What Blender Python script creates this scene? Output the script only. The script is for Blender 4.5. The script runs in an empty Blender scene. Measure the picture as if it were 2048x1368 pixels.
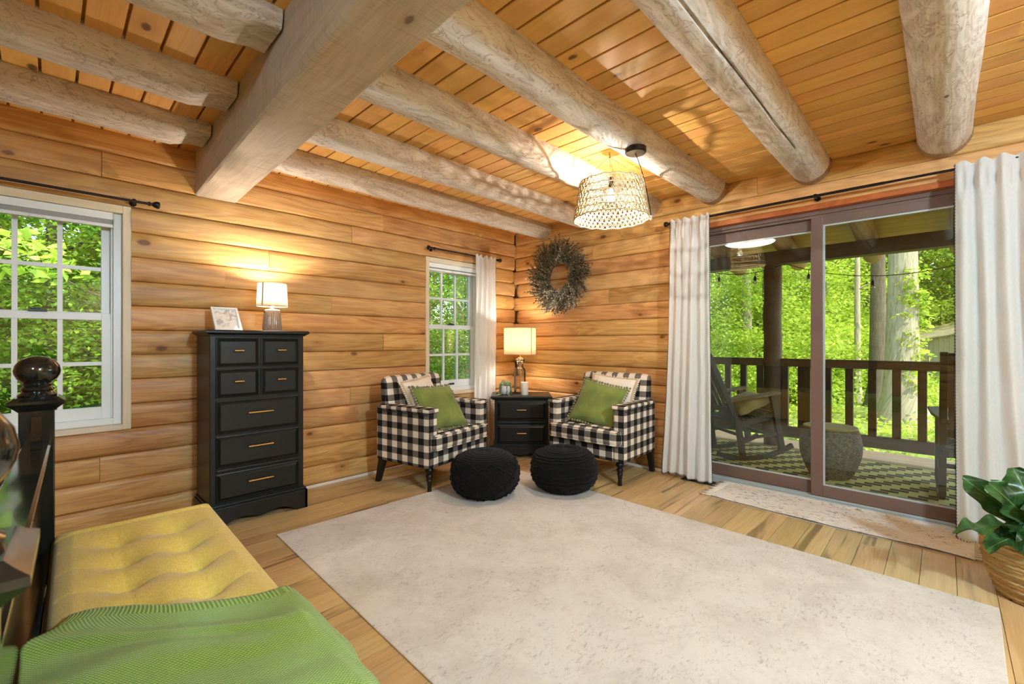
import bpy, bmesh, math, random
import numpy as np
from mathutils import Vector, Matrix, noise as mnoise
PI = math.pi
R = math.radians
rng = random.Random(7)
nrg = np.random.default_rng(11)
SC = bpy.context.scene
COL = SC.collection

# ------------------------------------------------------------------ the room (metres)
YL = 3.84      # inner face of the log wall with the windows
XR = 4.04      # inner face of the log wall with the sliding door
CZ = 2.57      # ceiling boards
XB, YB = -3.0, -2.6   # walls behind the camera
CH = 0.1615    # height of one log course
Z0 = 0.007
DECK = -0.04
GZ = -0.75     # yard level

# ------------------------------------------------------------------ mesh builder
class MB:
    def __init__(s):
        s.v = []; s.f = []; s.g = []; s.r = []; s.m = []
    def add(s, vs, fs, gc=None, rnd=None, mat=0):
        b = len(s.v)
        if rnd is None: rnd = rng.random()
        s.v.extend([tuple(p) for p in vs])
        s.g.extend(gc if gc is not None else [tuple(p) for p in vs])
        s.r.extend([rnd] * len(vs))
        s.f.extend([[i + b for i in f] for f in fs])
        s.m.extend([mat] * len(fs))
        return s
    def box(s, lo, hi, axis=0, rnd=None, M=None, mat=0):
        (a, b, c), (d, e, f) = lo, hi
        vs = [(a,b,c),(d,b,c),(d,e,c),(a,e,c),(a,b,f),(d,b,f),(d,e,f),(a,e,f)]
        if axis == 0: g = [(p[0], p[2], p[1]) for p in vs]
        elif axis == 1: g = [(p[1], p[0], p[2]) for p in vs]
        else: g = [(p[2], p[0], p[1]) for p in vs]
        if M is not None: vs = [tuple(M @ Vector(p)) for p in vs]
        return s.add(vs, [(0,3,2,1),(4,5,6,7),(0,1,5,4),(1,2,6,5),(2,3,7,6),(3,0,4,7)], g, rnd, mat)
    def bar(s, p0, p1, w, h, up=(0,0,1), rnd=None):
        """square bar from p0 to p1, w across, h along 'up'"""
        p0 = Vector(p0); p1 = Vector(p1); d = (p1 - p0); L = d.length; d.normalize()
        u = Vector(up); sd = d.cross(u)
        if sd.length < 1e-4: sd = d.cross(Vector((1,0,0)))
        sd.normalize(); u = sd.cross(d).normalized()
        vs = []; g = []
        for t, p in ((0, p0), (L, p1)):
            for a, b in ((-1,-1),(1,-1),(1,1),(-1,1)):
                vs.append(p + sd * (a*w/2) + u * (b*h/2)); g.append((t, a*w/2, b*h/2))
        return s.add(vs, [(0,1,2,3),(7,6,5,4),(0,4,5,1),(1,5,6,2),(2,6,7,3),(3,7,4,0)], g, rnd)
    def tube(s, pts, r, seg=8, caps=True, rnd=None, closed=False):
        pts = [Vector(p) for p in pts]; n = len(pts)
        rs = r if isinstance(r, (list, tuple)) else [r] * n
        vs = []; g = []; fs = []
        prev = None; L = 0
        for i, p in enumerate(pts):
            if closed: t = pts[(i+1) % n] - pts[i-1]
            else: t = pts[min(i+1, n-1)] - pts[max(i-1, 0)]
            t.normalize()
            if prev is None:
                a = Vector((0,0,1)) if abs(t.z) < .9 else Vector((1,0,0))
                x = t.cross(a).normalized()
            else:
                x = (prev - t * prev.dot(t))
                x = x.normalized() if x.length > 1e-6 else t.orthogonal().normalized()
            prev = x; y = t.cross(x)
            if i: L += (p - pts[i-1]).length
            for k in range(seg):
                an = 2*PI*k/seg
                vs.append(p + (x*math.cos(an) + y*math.sin(an)) * rs[i])
                g.append((L, an*rs[i], 0))
        m = n if closed else n - 1
        for i in range(m):
            j = (i+1) % n
            for k in range(seg):
                k2 = (k+1) % seg
                fs.append((i*seg+k, i*seg+k2, j*seg+k2, j*seg+k))
        if caps and not closed:
            fs.append(tuple(reversed(range(seg)))); fs.append(tuple((n-1)*seg + k for k in range(seg)))
        return s.add(vs, fs, g, rnd)
    def lathe(s, prof, seg=32, c=(0,0,0), rnd=None, ribs=0, ribd=0., M=None, a0=0., a1=2*PI):
        vs = []; g = []; fs = []; n = len(prof)
        full = abs(a1 - a0 - 2*PI) < 1e-6
        cols = seg if full else seg + 1
        for k in range(cols):
            an = a0 + (a1-a0)*k/seg
            for (r, z) in prof:
                rr = r * (1 + ribd*math.cos(ribs*an)) if ribs else r
                p = Vector((rr*math.cos(an), rr*math.sin(an), z))
                if M is not None: p = M @ p
                vs.append(p + Vector(c)); g.append((z, an*.1, r))
        for k in range(seg):
            k2 = (k+1) % cols
            for i in range(n-1):
                if prof[i][0] < 1e-6 and prof[i+1][0] < 1e-6: continue
                fs.append((k*n+i, k2*n+i, k2*n+i+1, k*n+i+1))
        return s.add(vs, fs, g, rnd)
    def prism(s, poly, axis, a, b, grain=0, rnd=None):
        """polygon extruded along axis from a to b (poly in the two other axes, cyclic order)"""
        n = len(poly)
        def P(u, v, w):
            return ((w,u,v),(u,w,v),(u,v,w))[axis]
        vs = [P(u,v,a) for u,v in poly] + [P(u,v,b) for u,v in poly]
        fs = [tuple(range(n)), tuple(reversed(range(n, 2*n)))] + [(i, i+n, (i+1)%n+n, (i+1)%n) for i in range(n)]
        g = [(p[grain], p[(grain+1)%3], p[(grain+2)%3]) for p in vs]
        return s.add(vs, fs, g, rnd)
    def grid(s, fn, nu, nv, cu=False, cv=False, gc=None, rnd=None):
        vs = []; g = []; fs = []
        for i in range(nu):
            for j in range(nv):
                u = i/(nu if cu else nu-1); v = j/(nv if cv else nv-1)
                vs.append(fn(u, v)); g.append(gc(u, v) if gc else (u, v, 0))
        for i in range(nu if cu else nu-1):
            for j in range(nv if cv else nv-1):
                i2 = (i+1) % nu; j2 = (j+1) % nv
                fs.append((i*nv+j, i2*nv+j, i2*nv+j2, i*nv+j2))
        return s.add(vs, fs, g, rnd)
    def ball(s, c, r, seg=12, rings=8, sz=1., rnd=None):
        prof = [(r*math.sin(PI*i/rings), -r*sz*math.cos(PI*i/rings)) for i in range(rings+1)]
        return s.lathe(prof, seg, c, rnd)

def mesh_from(name, v, f, g=None, r=None, m=None, mats=(), smooth=None, boxuv=False, fix=True):
    me = bpy.data.meshes.new(name)
    me.from_pydata([tuple(p) for p in v], [], [list(x) for x in f])
    if m is not None and len(mats) > 1: me.polygons.foreach_set('material_index', m)
    if g is not None:
        at = me.attributes.new('gc', 'FLOAT_VECTOR', 'POINT'); at.data.foreach_set('vector', np.asarray([tuple(x) for x in g], dtype=np.float32).ravel())
    if r is not None:
        at = me.attributes.new('rnd', 'FLOAT', 'POINT'); at.data.foreach_set('value', np.asarray(r, dtype=np.float32))
    if fix:
        b = bmesh.new(); b.from_mesh(me)
        bmesh.ops.recalc_face_normals(b, faces=b.faces); b.to_mesh(me); b.free()
    for mt in mats: me.materials.append(mt)
    if boxuv:
        uv = me.uv_layers.new(name='uv'); 
        for p in me.polygons:
            n = p.normal; ax = max(range(3), key=lambda k: abs(n[k]))
            for li in p.loop_indices:
                c = me.vertices[me.loops[li].vertex_index].co
                uv.data[li].uv = ((c[1], c[2]), (c[0], c[2]), (c[0], c[1]))[ax]
    if smooth is not None:
        me.polygons.foreach_set('use_smooth', [True]*len(me.polygons))
        if smooth < 179: me.set_sharp_from_angle(angle=R(smooth))
    me.update()
    return me

def obj(name, mb, mat, parent=None, loc=(0,0,0), rot=(0,0,0), smooth=None, bevel=0, seg=2, boxuv=False, fix=True, solid=0, subsurf=0, label=None):
    mats = mat if isinstance(mat, (list, tuple)) else (mat,)
    me = mesh_from(name, mb.v, mb.f, mb.g, mb.r, mb.m, mats, smooth, boxuv, fix)
    o = bpy.data.objects.new(name, me); COL.objects.link(o)
    o.location = loc; o.rotation_euler = rot
    if parent is not None: o.parent = parent
    if solid:
        md = o.modifiers.new('thickness', 'SOLIDIFY'); md.thickness = solid; md.offset = 0
    if bevel:
        md = o.modifiers.new('edge', 'BEVEL'); md.width = bevel; md.segments = seg; md.limit_method = 'ANGLE'; md.angle_limit = R(35)
    if subsurf:
        md = o.modifiers.new('smooth', 'SUBSURF'); md.levels = subsurf; md.render_levels = subsurf
    if label: o['label'] = label
    return o

def thing(name, label, cat, loc=(0,0,0), rotz=0, group=None):
    o = bpy.data.objects.new(name, None); COL.objects.link(o)
    o.empty_display_size = .1
    o.location = loc; o.rotation_euler = (0,0,rotz); o['label'] = label; o['category'] = cat
    if group: o['group'] = group
    return o
def tag(o, label, cat, group=None, kind=None):
    o['label'] = label; o['category'] = cat
    if group: o['group'] = group
    if kind: o['kind'] = kind
    return o
def struct(o, label=None, cat=None):
    o['kind'] = 'structure'
    if label: o['label'] = label
    if cat: o['category'] = cat
    return o
def dup(root, loc, rotz, label=None, scale=None, group=None):
    r = root.copy(); COL.objects.link(r); r.location = loc
    r.rotation_euler = (root.rotation_euler[0], root.rotation_euler[1], rotz)
    if scale: r.scale = scale if isinstance(scale, tuple) else (scale,)*3
    if label: r['label'] = label
    if group: r['group'] = group
    for ch in list(root.children):
        c = ch.copy(); COL.objects.link(c); c.parent = r
        for gch in list(ch.children):
            d = gch.copy(); COL.objects.link(d); d.parent = c
    return r
def lerp(a, b, t): return a + (b-a)*t
def sstep(a, b, x):
    t = min(1, max(0, (x-a)/(b-a))); return t*t*(3-2*t)
def fbm(x, y=0., z=0.): return mnoise.fractal(Vector((x,y,z)), 1., 2., 3)

# ------------------------------------------------------------------ materials
def srgb(h):
    if isinstance(h, str): h = [int(h[i:i+2], 16)/255 for i in (0,2,4)]
    return tuple((c/12.92 if c <= .04045 else ((c+.055)/1.055)**2.4) for c in h) + (1.,)
class NT:
    def __init__(s, name):
        s.mat = bpy.data.materials.new(name); s.mat.use_nodes = True
        s.t = s.mat.node_tree; s.t.nodes.clear()
        s.out = s.t.nodes.new('ShaderNodeOutputMaterial')
    def n(s, typ, ins=None, **kw):
        nd = s.t.nodes.new('ShaderNode' + typ)
        for k, v in kw.items(): setattr(nd, k, v)
        for k, v in (ins or {}).items(): s.set(nd, k, v)
        return nd
    def set(s, nd, k, v):
        sk = nd.inputs[k]
        if isinstance(v, bpy.types.NodeSocket): s.t.links.new(v, sk)
        elif isinstance(v, bpy.types.Node): s.t.links.new(v.outputs[0], sk)
        else:
            if sk.type == 'VECTOR' and not hasattr(v, '__len__'): v = (v,)*3
            sk.default_value = v
    def math(s, op, a, b=0., c=0.):
        nd = s.n('Math', operation=op); s.set(nd, 0, a); s.set(nd, 1, b); s.set(nd, 2, c); return nd.outputs[0]
    def mix(s, f, a, b, blend='MIX'):
        nd = s.n('Mix', data_type='RGBA', blend_type=blend); s.set(nd, 0, f); s.set(nd, 6, a); s.set(nd, 7, b); return nd.outputs[2]
    def step(s, x, a, b):
        nd = s.n('MapRange', interpolation_type='SMOOTHSTEP'); s.set(nd, 0, x); s.set(nd, 1, a); s.set(nd, 2, b); return nd.outputs[0]
    def attr(s, name): return s.n('Attribute', attribute_name=name)
    def mapping(s, vec, sc):
        nd = s.n('VectorMath', operation='MULTIPLY'); s.set(nd, 0, vec); s.set(nd, 1, sc); return nd.outputs[0]
    def noise(s, vec, scale=1., detail=3., dist=0., rough=.5):
        return s.n('TexNoise', {'Vector': vec, 'Scale': scale, 'Detail': detail, 'Distortion': dist, 'Roughness': rough}).outputs[0]
    def bump(s, h, strength=.2, dist=.01):
        return s.n('Bump', {'Height': h, 'Strength': strength, 'Distance': dist}).outputs[0]
    def bsdf(s, color, rough=.5, normal=None, spec=.5, metal=0., **kw):
        p = s.n('BsdfPrincipled', {'Base Color': color, 'Roughness': rough, 'Metallic': metal, 'Specular IOR Level': spec})
        if normal is not None: s.set(p, 'Normal', normal)
        for k, v in kw.items(): s.set(p, k, v)
        return p
    def done(s, sh):
        s.t.links.new(sh.outputs[0] if isinstance(sh, bpy.types.Node) else sh, s.out.inputs['Surface']); return s.mat
    def obj(s): return s.n('TexCoord').outputs['Object']

def plain(name, col, rough=.5, metal=0., spec=.5, var=0., scale=6., bump=0., **kw):
    n = NT(name); c = srgb(col) if isinstance(col, str) else col
    nrm = None
    if var or bump:
        f = n.noise(n.obj(), scale, 4.)
        if var:
            dk = tuple(x*(1-var) for x in c[:3]) + (1,)
            lt = tuple(min(1, x*(1+var)) for x in c[:3]) + (1,)
            cc = n.mix(n.step(f, .3, .7), dk, lt)
        else: cc = c
        if bump: nrm = n.bump(n.noise(n.obj(), scale*8, 2.), bump, .004)
    else: cc = c
    return n.done(n.bsdf(cc, rough, nrm, spec, metal, **kw))

def wood(name, base, dark, pale, knot, rough=.5, ring=.45, fine=.35, knots=.35, var=.28, sx=.9, sy=8., bump=.12, ringn=9., spec=.35, streak=None, streaks=0., crackle=None, saw=0., ksize=1.):
    n = NT(name)
    gc = n.attr('gc').outputs['Vector']; rd = n.attr('rnd').outputs['Fac']
    off = n.n('CombineXYZ', {0: n.math('MULTIPLY', rd, 17.3), 1: n.math('MULTIPLY', rd, 9.1), 2: n.math('MULTIPLY', rd, 5.7)}).outputs[0]
    ad = n.n('VectorMath', operation='ADD'); n.set(ad, 0, gc); n.set(ad, 1, off); v = ad.outputs[0]
    wn = n.n('TexWhiteNoise', {'W': n.math('MULTIPLY', rd, 91.7)}, noise_dimensions='1D')
    f1 = n.noise(n.mapping(v, (sx, sy, sy*.35)), 1., 2.5, .7)
    rg = n.math('PINGPONG', n.math('MULTIPLY', f1, ringn), .5)
    rg = n.math('MULTIPLY', n.step(rg, .0, .5), 1.)
    fn = n.noise(n.mapping(v, (3., 95., 95.)), 1., 2.)
    big = n.noise(n.mapping(v, (.7, 3., 1.)), 1., 2.)
    c = n.mix(n.math('MULTIPLY', rg, ring), srgb(base), srgb(dark))
    c = n.mix(n.math('MULTIPLY', n.step(fn, .35, .75), fine), c, srgb(pale))
    c = n.mix(n.math('MULTIPLY', n.step(big, .4, .75), .35), c, srgb(pale))
    h = rg
    if streaks:
        st = n.noise(n.mapping(v, (.8, 12., 3.)), 1., 3., 1.2)
        c = n.mix(n.math('MULTIPLY', n.step(st, .56, .70), streaks), c, srgb(streak))
        st2 = n.noise(n.mapping(v, (.45, 5., 1.)), 1., 1., .5)
        c = n.mix(n.math('MULTIPLY', n.step(st2, .62, .8), streaks*.45), c, srgb(dark))
    if saw:
        sw = n.noise(n.mapping(v, (170., 3., 3.)), 1., 2.); sw2 = n.noise(n.mapping(v, (2., 7., 7.)), 1., 3.)
        c = n.mix(n.math('MULTIPLY', n.math('MULTIPLY', n.step(sw, .45, .7), n.step(sw2, .35, .6)), saw), c, srgb(dark))
    if crackle:
        cr = n.n('TexVoronoi', {'Vector': n.mapping(v, (9., 22., 8.)), 'Scale': 1.}, feature='DISTANCE_TO_EDGE').outputs['Distance']
        nz = n.noise(n.mapping(v, (6., 14., 6.)), 1., 4., 1.5)
        ln = n.math('PINGPONG', n.math('MULTIPLY', nz, 6.), .5)
        c = n.mix(n.math('MULTIPLY', n.step(ln, .36, .48), .55), c, srgb(crackle))
        pt = n.noise(n.mapping(v, (2.2, 7., 3.)), 1., 4.)
        c = n.mix(n.math('MULTIPLY', n.step(pt, .5, .7), .4), c, srgb(pale))
    if knots:
        vo = n.n('TexVoronoi', {'Vector': n.mapping(v, (2.9, 5.2, .15)), 'Scale': 1., 'Randomness': 1.}, feature='F1')
        cc = n.n('SeparateColor', {0: vo.outputs['Color']})
        on = n.math('LESS_THAN', cc.outputs[0], knots)
        wob = n.math('ADD', vo.outputs['Distance'], n.math('MULTIPLY', n.math('SUBTRACT', n.noise(n.mapping(v, (30., 60., 30.)), 1., 2.), .5), .03))
        size = n.math('MULTIPLY', n.math('ADD', .045, n.math('MULTIPLY', cc.outputs[1], .05)), ksize)
        km = n.math('SUBTRACT', 1., n.step(n.math('DIVIDE', wob, size), .6, 1.15))
        halo = n.math('SUBTRACT', 1., n.step(n.math('DIVIDE', wob, size), .9, 3.2))
        c = n.mix(n.math('MULTIPLY', n.math('MULTIPLY', halo, on), .35), c, srgb(dark))
        kk = n.math('MULTIPLY', km, on)
        c = n.mix(n.math('MULTIPLY', kk, .85), c, srgb(knot))
    val = n.math('ADD', 1. - var/2, n.math('MULTIPLY', wn.outputs['Value'], var))
    hs = n.n('HueSaturation', {'Hue': n.math('ADD', .492, n.math('MULTIPLY', rd, .016)), 'Saturation': 1., 'Value': val, 'Color': c})
    nr = n.bump(n.math('ADD', n.math('MULTIPLY', fn, .5), n.math('MULTIPLY', f1, .6)), bump, .01)
    return n.done(n.bsdf(hs.outputs[0], rough, nr, spec))

def fabric(name, col, rough=.9, var=.08, weave=500., bump=.25, sheen=.2, transl=0.):
    n = NT(name); c = srgb(col); co = n.obj()
    f = n.noise(co, 5., 3.)
    w = n.n('TexVoronoi', {'Vector': co, 'Scale': weave}).outputs['Distance']
    cc = n.mix(n.step(f, .3, .7), tuple(x*(1-var) for x in c[:3])+(1,), tuple(min(1,x*(1+var)) for x in c[:3])+(1,))
    nr = n.bump(n.math('ADD', w, n.math('MULTIPLY', f, 2.)), bump, .003)
    p = n.bsdf(cc, rough, nr, .2, **{'Sheen Weight': sheen})
    if transl:
        tr = n.n('BsdfTranslucent', {'Color': cc})
        return n.done(n.n('MixShader', {0: transl, 1: p.outputs[0], 2: tr.outputs[0]}))
    return n.done(p)

M = {}
M['wall'] = wood('honey_log', 'CB9858', '9E632C', 'E2BC86', '6A3A1A', ring=.6, fine=.32, knots=.8, ksize=1.35, var=.34, rough=.42, ringn=7.)
M['ceil'] = wood('pine_board', 'DDA658', 'BE7E3A', 'E8BC78', '54301A', ring=.30, fine=.2, knots=.95, ksize=1.25, var=.24, rough=.55, sy=9., ringn=6.)
M['log'] = wood('whitewashed_log', 'CDC2B4', '9C846C', 'E6E0D8', '5A4434', ring=.5, knots=.22, var=.08, rough=.6, sx=1.3, sy=6., bump=.2, ringn=9., crackle='8F7058')
M['logend'] = wood('rough_brown_log', '9A7A5A', '6E5238', 'B4977A', '4A3626', ring=.5, knots=.2, var=.2, rough=.85, sx=6., sy=14., bump=.4)
M['beam'] = wood('sawn_beam', 'C0AF9D', '9A8772', 'D6CBBD', '665446', ring=.35, knots=.18, var=.05, rough=.65, bump=.2, sy=5., saw=.6)
M['floor'] = wood('plank_floor', 'CDAD78', 'A77E4A', 'DEC598', '6E4A28', ring=.3, knots=.10, var=.26, rough=.33, streak='5F452C', streaks=.75, sy=9., bump=.03, spec=.45, ringn=6.)
M['trimwood'] = wood('cream_wood', 'E2D2B4', 'CDB68F', 'EFE4CE', 'A98A5E', ring=.25, knots=.25, var=.06, rough=.5)
M['redwood'] = wood('red_brown_board', 'B5652E', '8A4720', 'C98046', '5A2E15', ring=.5, knots=.4, var=.2, rough=.4)
M['porch'] = wood('dark_stained_timber', '5A4632', '3C2D20', '6F5A42', '2C2018', ring=.4, knots=.3, var=.25, rough=.7)
M['deck'] = wood('deck_board', 'A88A66', '846846', 'C0A684', '5A452E', ring=.3, knots=.2, var=.2, rough=.7)
M['porchceil'] = wood('porch_board', 'BC8C66', '946C48', 'CCA684', '5E4A28', ring=.3, knots=.3, var=.2, rough=.6)
M['porchlog'] = wood('porch_log', 'BC8E6C', '8A6A50', 'C8A488', '5C4A30', ring=.4, knots=.2, var=.12, rough=.7, crackle='8A7450')
M['rocker'] = wood('weathered_dark_wood', '3E382F', '2A2620', '56503F', '201C18', ring=.4, knots=.1, var=.2, rough=.65)
M['armwood'] = wood('paler_arm_wood', '6F5C3F', '54442E', '85714F', '3A2E20', ring=.4, knots=.1, var=.2, rough=.6)  # armrests take a paler brown than the rest of the chair
M['stooltop'] = wood('stool_top_wood', 'A88A52', '846A38', 'BCA06A', '5A4828', ring=.5, knots=.1, var=.15, rough=.5)
M['shed'] = wood('grey_shed_board', 'CDB893', 'A08A68', 'DDCBA8', '5E5038', ring=.4, knots=.3, var=.3, rough=.8)
M['black'] = plain('black_paint', '121310', .38, spec=.35, var=.12, scale=3.)
M['blackgloss'] = plain('black_bed_lacquer', '171A18', .14, **{'Coat Weight': .5, 'Coat Roughness': .06}, spec=.5, var=.1, scale=4.)
M['iron'] = plain('dark_bronze', '2A211C', .35, metal=.6)
M['brass'] = plain('brushed_brass', 'D2A860', .3, metal=.9)
M['white'] = plain('white_vinyl', 'EDF1F0', .35)
M['base'] = plain('white_strip', 'E6E1DA', .5)
M['blind'] = plain('cellular_fabric', 'E4E2E2', .8)
M['doorframe'] = plain('brown_door_frame', '6B5349', .45)
M['silver'] = plain('glazing_bead', 'B9C2C4', .35, metal=.3)
M['latch'] = plain('dark_latch', '3A3E40', .4)
M['ventshade'] = plain('painted_vent_shade', '2A1A0F', .9)
M['ventgreen'] = plain('dark_green_metal', '1E3A36', .4, metal=.3)
def glass_mat(name, tint=(1,1,1,1), extra=0.):
    n = NT(name)
    fr = n.n('Fresnel', {'IOR': 1.45}).outputs[0]
    if extra: fr = n.math('ADD', fr, extra)
    tr = n.n('BsdfTransparent', {'Color': tint}); gl = n.n('BsdfGlossy', {'Color': (1,1,1,1), 'Roughness': .0})
    return n.done(n.n('MixShader', {0: fr, 1: tr.outputs[0], 2: gl.outputs[0]}))
M['glass'] = glass_mat('window_glass', (.97,1.,.98,1))
M['doorglass'] = glass_mat('door_glass', (.9,.93,.86,1), .01)
P_DRESSER = 20.; P_NIGHT = 12.; P_PEND = 22.; P_FILL = 262.
SKY = .55; SUN = 3.4; EXPO = .9
# ================================================================== the shell
def log_span(mb, a, b, zlo, zhi, place, bulge, rnd, round_a=False, round_b=False, seedk=0, thick=.12):
    """one D-shaped log of a wall from a to b along the wall; place(along, inward, z) gives the point.
    inward > 0 goes into the room."""
    h = zhi - zlo
    ridge = .5 + .18*math.sin(seedk*2.3)
    prof = [(-thick, .0), (-.018, .0), (-.002, .012), (bulge*.45, .06), (bulge*.85, .16), (bulge, ridge), (bulge*.86, .82), (bulge*.55, .94), (-.002, .988), (-.018, 1.), (-thick, 1.)]
    n = max(2, int((b-a)/.22)+1)
    ts = [a + (b-a)*i/(n-1) for i in range(n)]
    sc = [1.]*n
    if round_a: ts = [a, a+.012, a+.03, a+.06] + ts[1:]; sc = [.35,.7,.88,1.] + sc[1:]
    if round_b: ts = ts[:-1] + [b-.06, b-.03, b-.012, b]; sc = sc[:-1] + [1.,.88,.7,.35]
    vs = []; g = []; P = len(prof)
    for t, s in zip(ts, sc):
        wob = .007*fbm(t*1.3, seedk*3.1) ; wz = .006*fbm(t*.9, seedk*1.7+40)
        for d, u in prof:
            uu = .5 + (u-.5)*(s if s < 1 else 1)
            dd = d if d < -.05 else d*(s if d > 0 else 1) + wob*(1 if d > 0 else .3) - (.02*(1-s) if s < 1 else 0)
            z = zlo + uu*h + (wz if .05 < u < .95 else 0)
            vs.append(place(t, dd, z)); g.append((t, z*1.0, dd))
    fs = []
    m = len(ts)
    for i in range(m-1):
        for k in range(P-1):
            fs.append((i*P+k, (i+1)*P+k, (i+1)*P+k+1, i*P+k+1))
    fs.append(tuple(range(P))); fs.append(tuple(reversed(range((m-1)*P, m*P))))
    mb.add(vs, fs, g, rnd)

def log_wall(name, place, a, b, openings, joints, corner_end=None, seed=1, back=True):
    mb = MB(); rr = random.Random(seed)
    for k in range(16):
        zlo = Z0 + CH*k + rr.uniform(-.006,.006)*0; zhi = Z0 + CH*(k+1)
        if k == 15: zhi = CZ + .02
        spans = [(a, b)]
        for (oa, ob, oz0, oz1) in openings:
            if zhi - .03 > oz0 and zlo + .03 < oz1:
                ns = []
                for (s, e) in spans:
                    if oa > s: ns.append((s, min(e, oa)))
                    if ob < e: ns.append((max(s, ob), e))
                    if not (oa > s or ob < e): pass
                spans = [(s, e) for s, e in ns if e - s > .01]
        cuts = joints.get(k, [])
        for (s, e) in spans:
            pts = [s] + [c for c in cuts if s + .1 < c < e - .1] + [e]
            for i in range(len(pts)-1):
                s2, e2 = pts[i], pts[i+1]
                ra = rb = False
                if i < len(pts)-2: e2 -= .002
                if corner_end is not None:
                    ce, kind = corner_end
                    if abs(pts[i+1] - b) < 1e-6 and ce == 'b':
                        if (k + kind) % 2: e2 = b - .034
                        else: e2 = b - .02; rb = 3 < k < 13
                    if abs(pts[i] - a) < 1e-6 and ce == 'a':
                        if (k + kind) % 2: s2 = a + .02
                        else: s2 = a - .03; ra = True
                log_span(mb, s2, e2, zlo, zhi, place, rr.uniform(.006, .022), rr.random(), ra, rb, seedk=k + seed*13 + i*5)
    return mb

# openings: (from, to, zlo, zhi)
W1 = (-.475, .368, .652, 2.104)
W2 = (2.685, 3.455, .652, 2.104)
D1 = (-.26, 1.65, -.1, 2.265)
mbL = log_wall('wall_left', lambda t, d, z: (t, YL - d, z), XB, XR, [W1, W2],
               {2:[.218, 2.6], 4:[1.87], 3:[1.95], 12:[-.9], 13:[1.888, 3.42], 14:[.227, 2.2], 9:[1.7], 6:[-1.2], 7:[2.2], 1:[1.2, 2.9], 11:[1.2], 10:[.9]}, ('b', 0), 1)
for (a, b, z0, z1) in ((XB-.3, W1[0], -.2, CZ+.1), (W1[1], W2[0], -.2, CZ+.1), (W2[1], XR+.2, -.2, CZ+.1), (W1[0], W1[1], -.2, W1[2]), (W2[0], W2[1], -.2, W2[2]), (W1[0], W1[1], W1[3], CZ+.1), (W2[0], W2[1], W2[3], CZ+.1)):
    mbL.box((a, YL+.10, z0), (b, YL+.17, z1), 0, .5)
wl = struct(obj('wall_left', mbL, M['wall'], smooth=45, fix=False), 'honey log wall with the two white windows, behind the tall black dresser', 'wall')
mbR = log_wall('wall_right', lambda t, d, z: (XR - d, t, z), -1.2, YL, [D1],
               {14:[2.54, 1.0], 15:[1.915, 1.1], 13:[2.7], 8:[2.9], 5:[2.3], 10:[2.5], 2:[2.9]}, None, 2)
# alternate log ends lap round the corner
mbR.v, mbR.f, mbR.g, mbR.r, mbR.m = [], [], [], [], []
def right_wall():
    rr = random.Random(5)
    jn = {14:[2.54, 1.0], 15:[1.915, 1.1], 13:[2.7], 8:[2.9], 5:[2.3], 10:[2.5], 2:[2.9]}
    for k in range(16):
        zlo = Z0 + CH*k - .012; zhi = Z0 + CH*(k+1) - .012
        if k == 15: zhi = CZ + .02
        spans = [(YB, YL)]
        if zlo + .03 < D1[3]: spans = [(YB, D1[0]), (D1[1], YL)]
        for (s, e) in spans:
            pts = [s] + [c for c in jn.get(k, []) if s+.1 < c < e-.1] + [e]
            for i in range(len(pts)-1):
                s2, e2 = pts[i], pts[i+1]; rb = False
                if i < len(pts)-2: e2 -= .003
                if e2 == YL:
                    if k % 2: e2 = YL - .005; rb = 3 < k < 13
                    else: e2 = YL + .08
                log_span(mbR, s2, e2, zlo, zhi, lambda t, d, z: (XR - d, t, z), rr.uniform(.006, .020), rr.random(), False, rb, seedk=k*3+i+50)
right_wall()
for (a, b, z0, z1) in ((YB-.3, D1[0], -.2, CZ+.1), (D1[1], YL+.2, -.2, CZ+.1), (D1[0], D1[1], D1[3], CZ+.1)):
    mbR.box((XR+.10, a, z0), (XR+.17, b, z1), 1, .5)
struct(obj('wall_right', mbR, M['wall'], smooth=45, fix=False), 'honey log wall with the sliding glass door and the wreath', 'wall')
# plainer walls behind the camera
mb = MB(); rr = random.Random(9)
for k in range(16):
    log_span(mb, YB, YL, Z0+CH*k, Z0+CH*(k+1) if k < 15 else CZ+.02, lambda t, d, z: (XB + d, t, z), rr.uniform(.015,.035), rr.random(), seedk=k+90)
mb.box((XB-.2, YB-.3, -.2), (XB-.10, YL+.2, CZ+.1), 1)
struct(obj('wall_back', mb, M['wall'], smooth=45, fix=False))
mb = MB()
for k in range(16):
    log_span(mb, XB, XR, Z0+CH*k, Z0+CH*(k+1) if k < 15 else CZ+.02, lambda t, d, z: (t, YB + d, z), rr.uniform(.015,.035), rr.random(), seedk=k+120)
mb.box((XB-.2, YB-.2, -.2), (XR+.17, YB-.10, CZ+.1), 0)
struct(obj('wall_front', mb, M['wall'], smooth=45, fix=False))

# floor planks run along x
mb = MB(); pw = .1378; k0 = -20; rr = random.Random(3)
k = -19
y = .091 + pw*k
while y < YL + .12:
    x = XB - rr.random()*1.2
    while x < XR + .12:
        L = rr.choice([.75, 1.2, 1.2, 1.6]); 
        a, b = max(x, XB-.05), min(x+L, XR+.12)
        y0 = max(y, YB-.1); y1 = min(y+pw, YL+.12)
        if b > a + .02 and y1 > y0:
            e = .0012; v = rr.random()
            vs = [(a,y0,-.012),(b,y0,-.012),(b,y1,-.012),(a,y1,-.012),(a+e,y0+e,0),(b-e,y0+e,0),(b-e,y1-e,0),(a+e,y1-e,0)]
            mb.add(vs, [(4,5,6,7),(0,1,5,4),(1,2,6,5),(2,3,7,6),(3,0,4,7)], [(p[0],p[1],p[2]) for p in vs], v)
        x += L
    y += pw
mb.box((XB-.2, YB-.2, -.16), (XR+.1, YL+.17, -.012), 0, .3)
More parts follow.
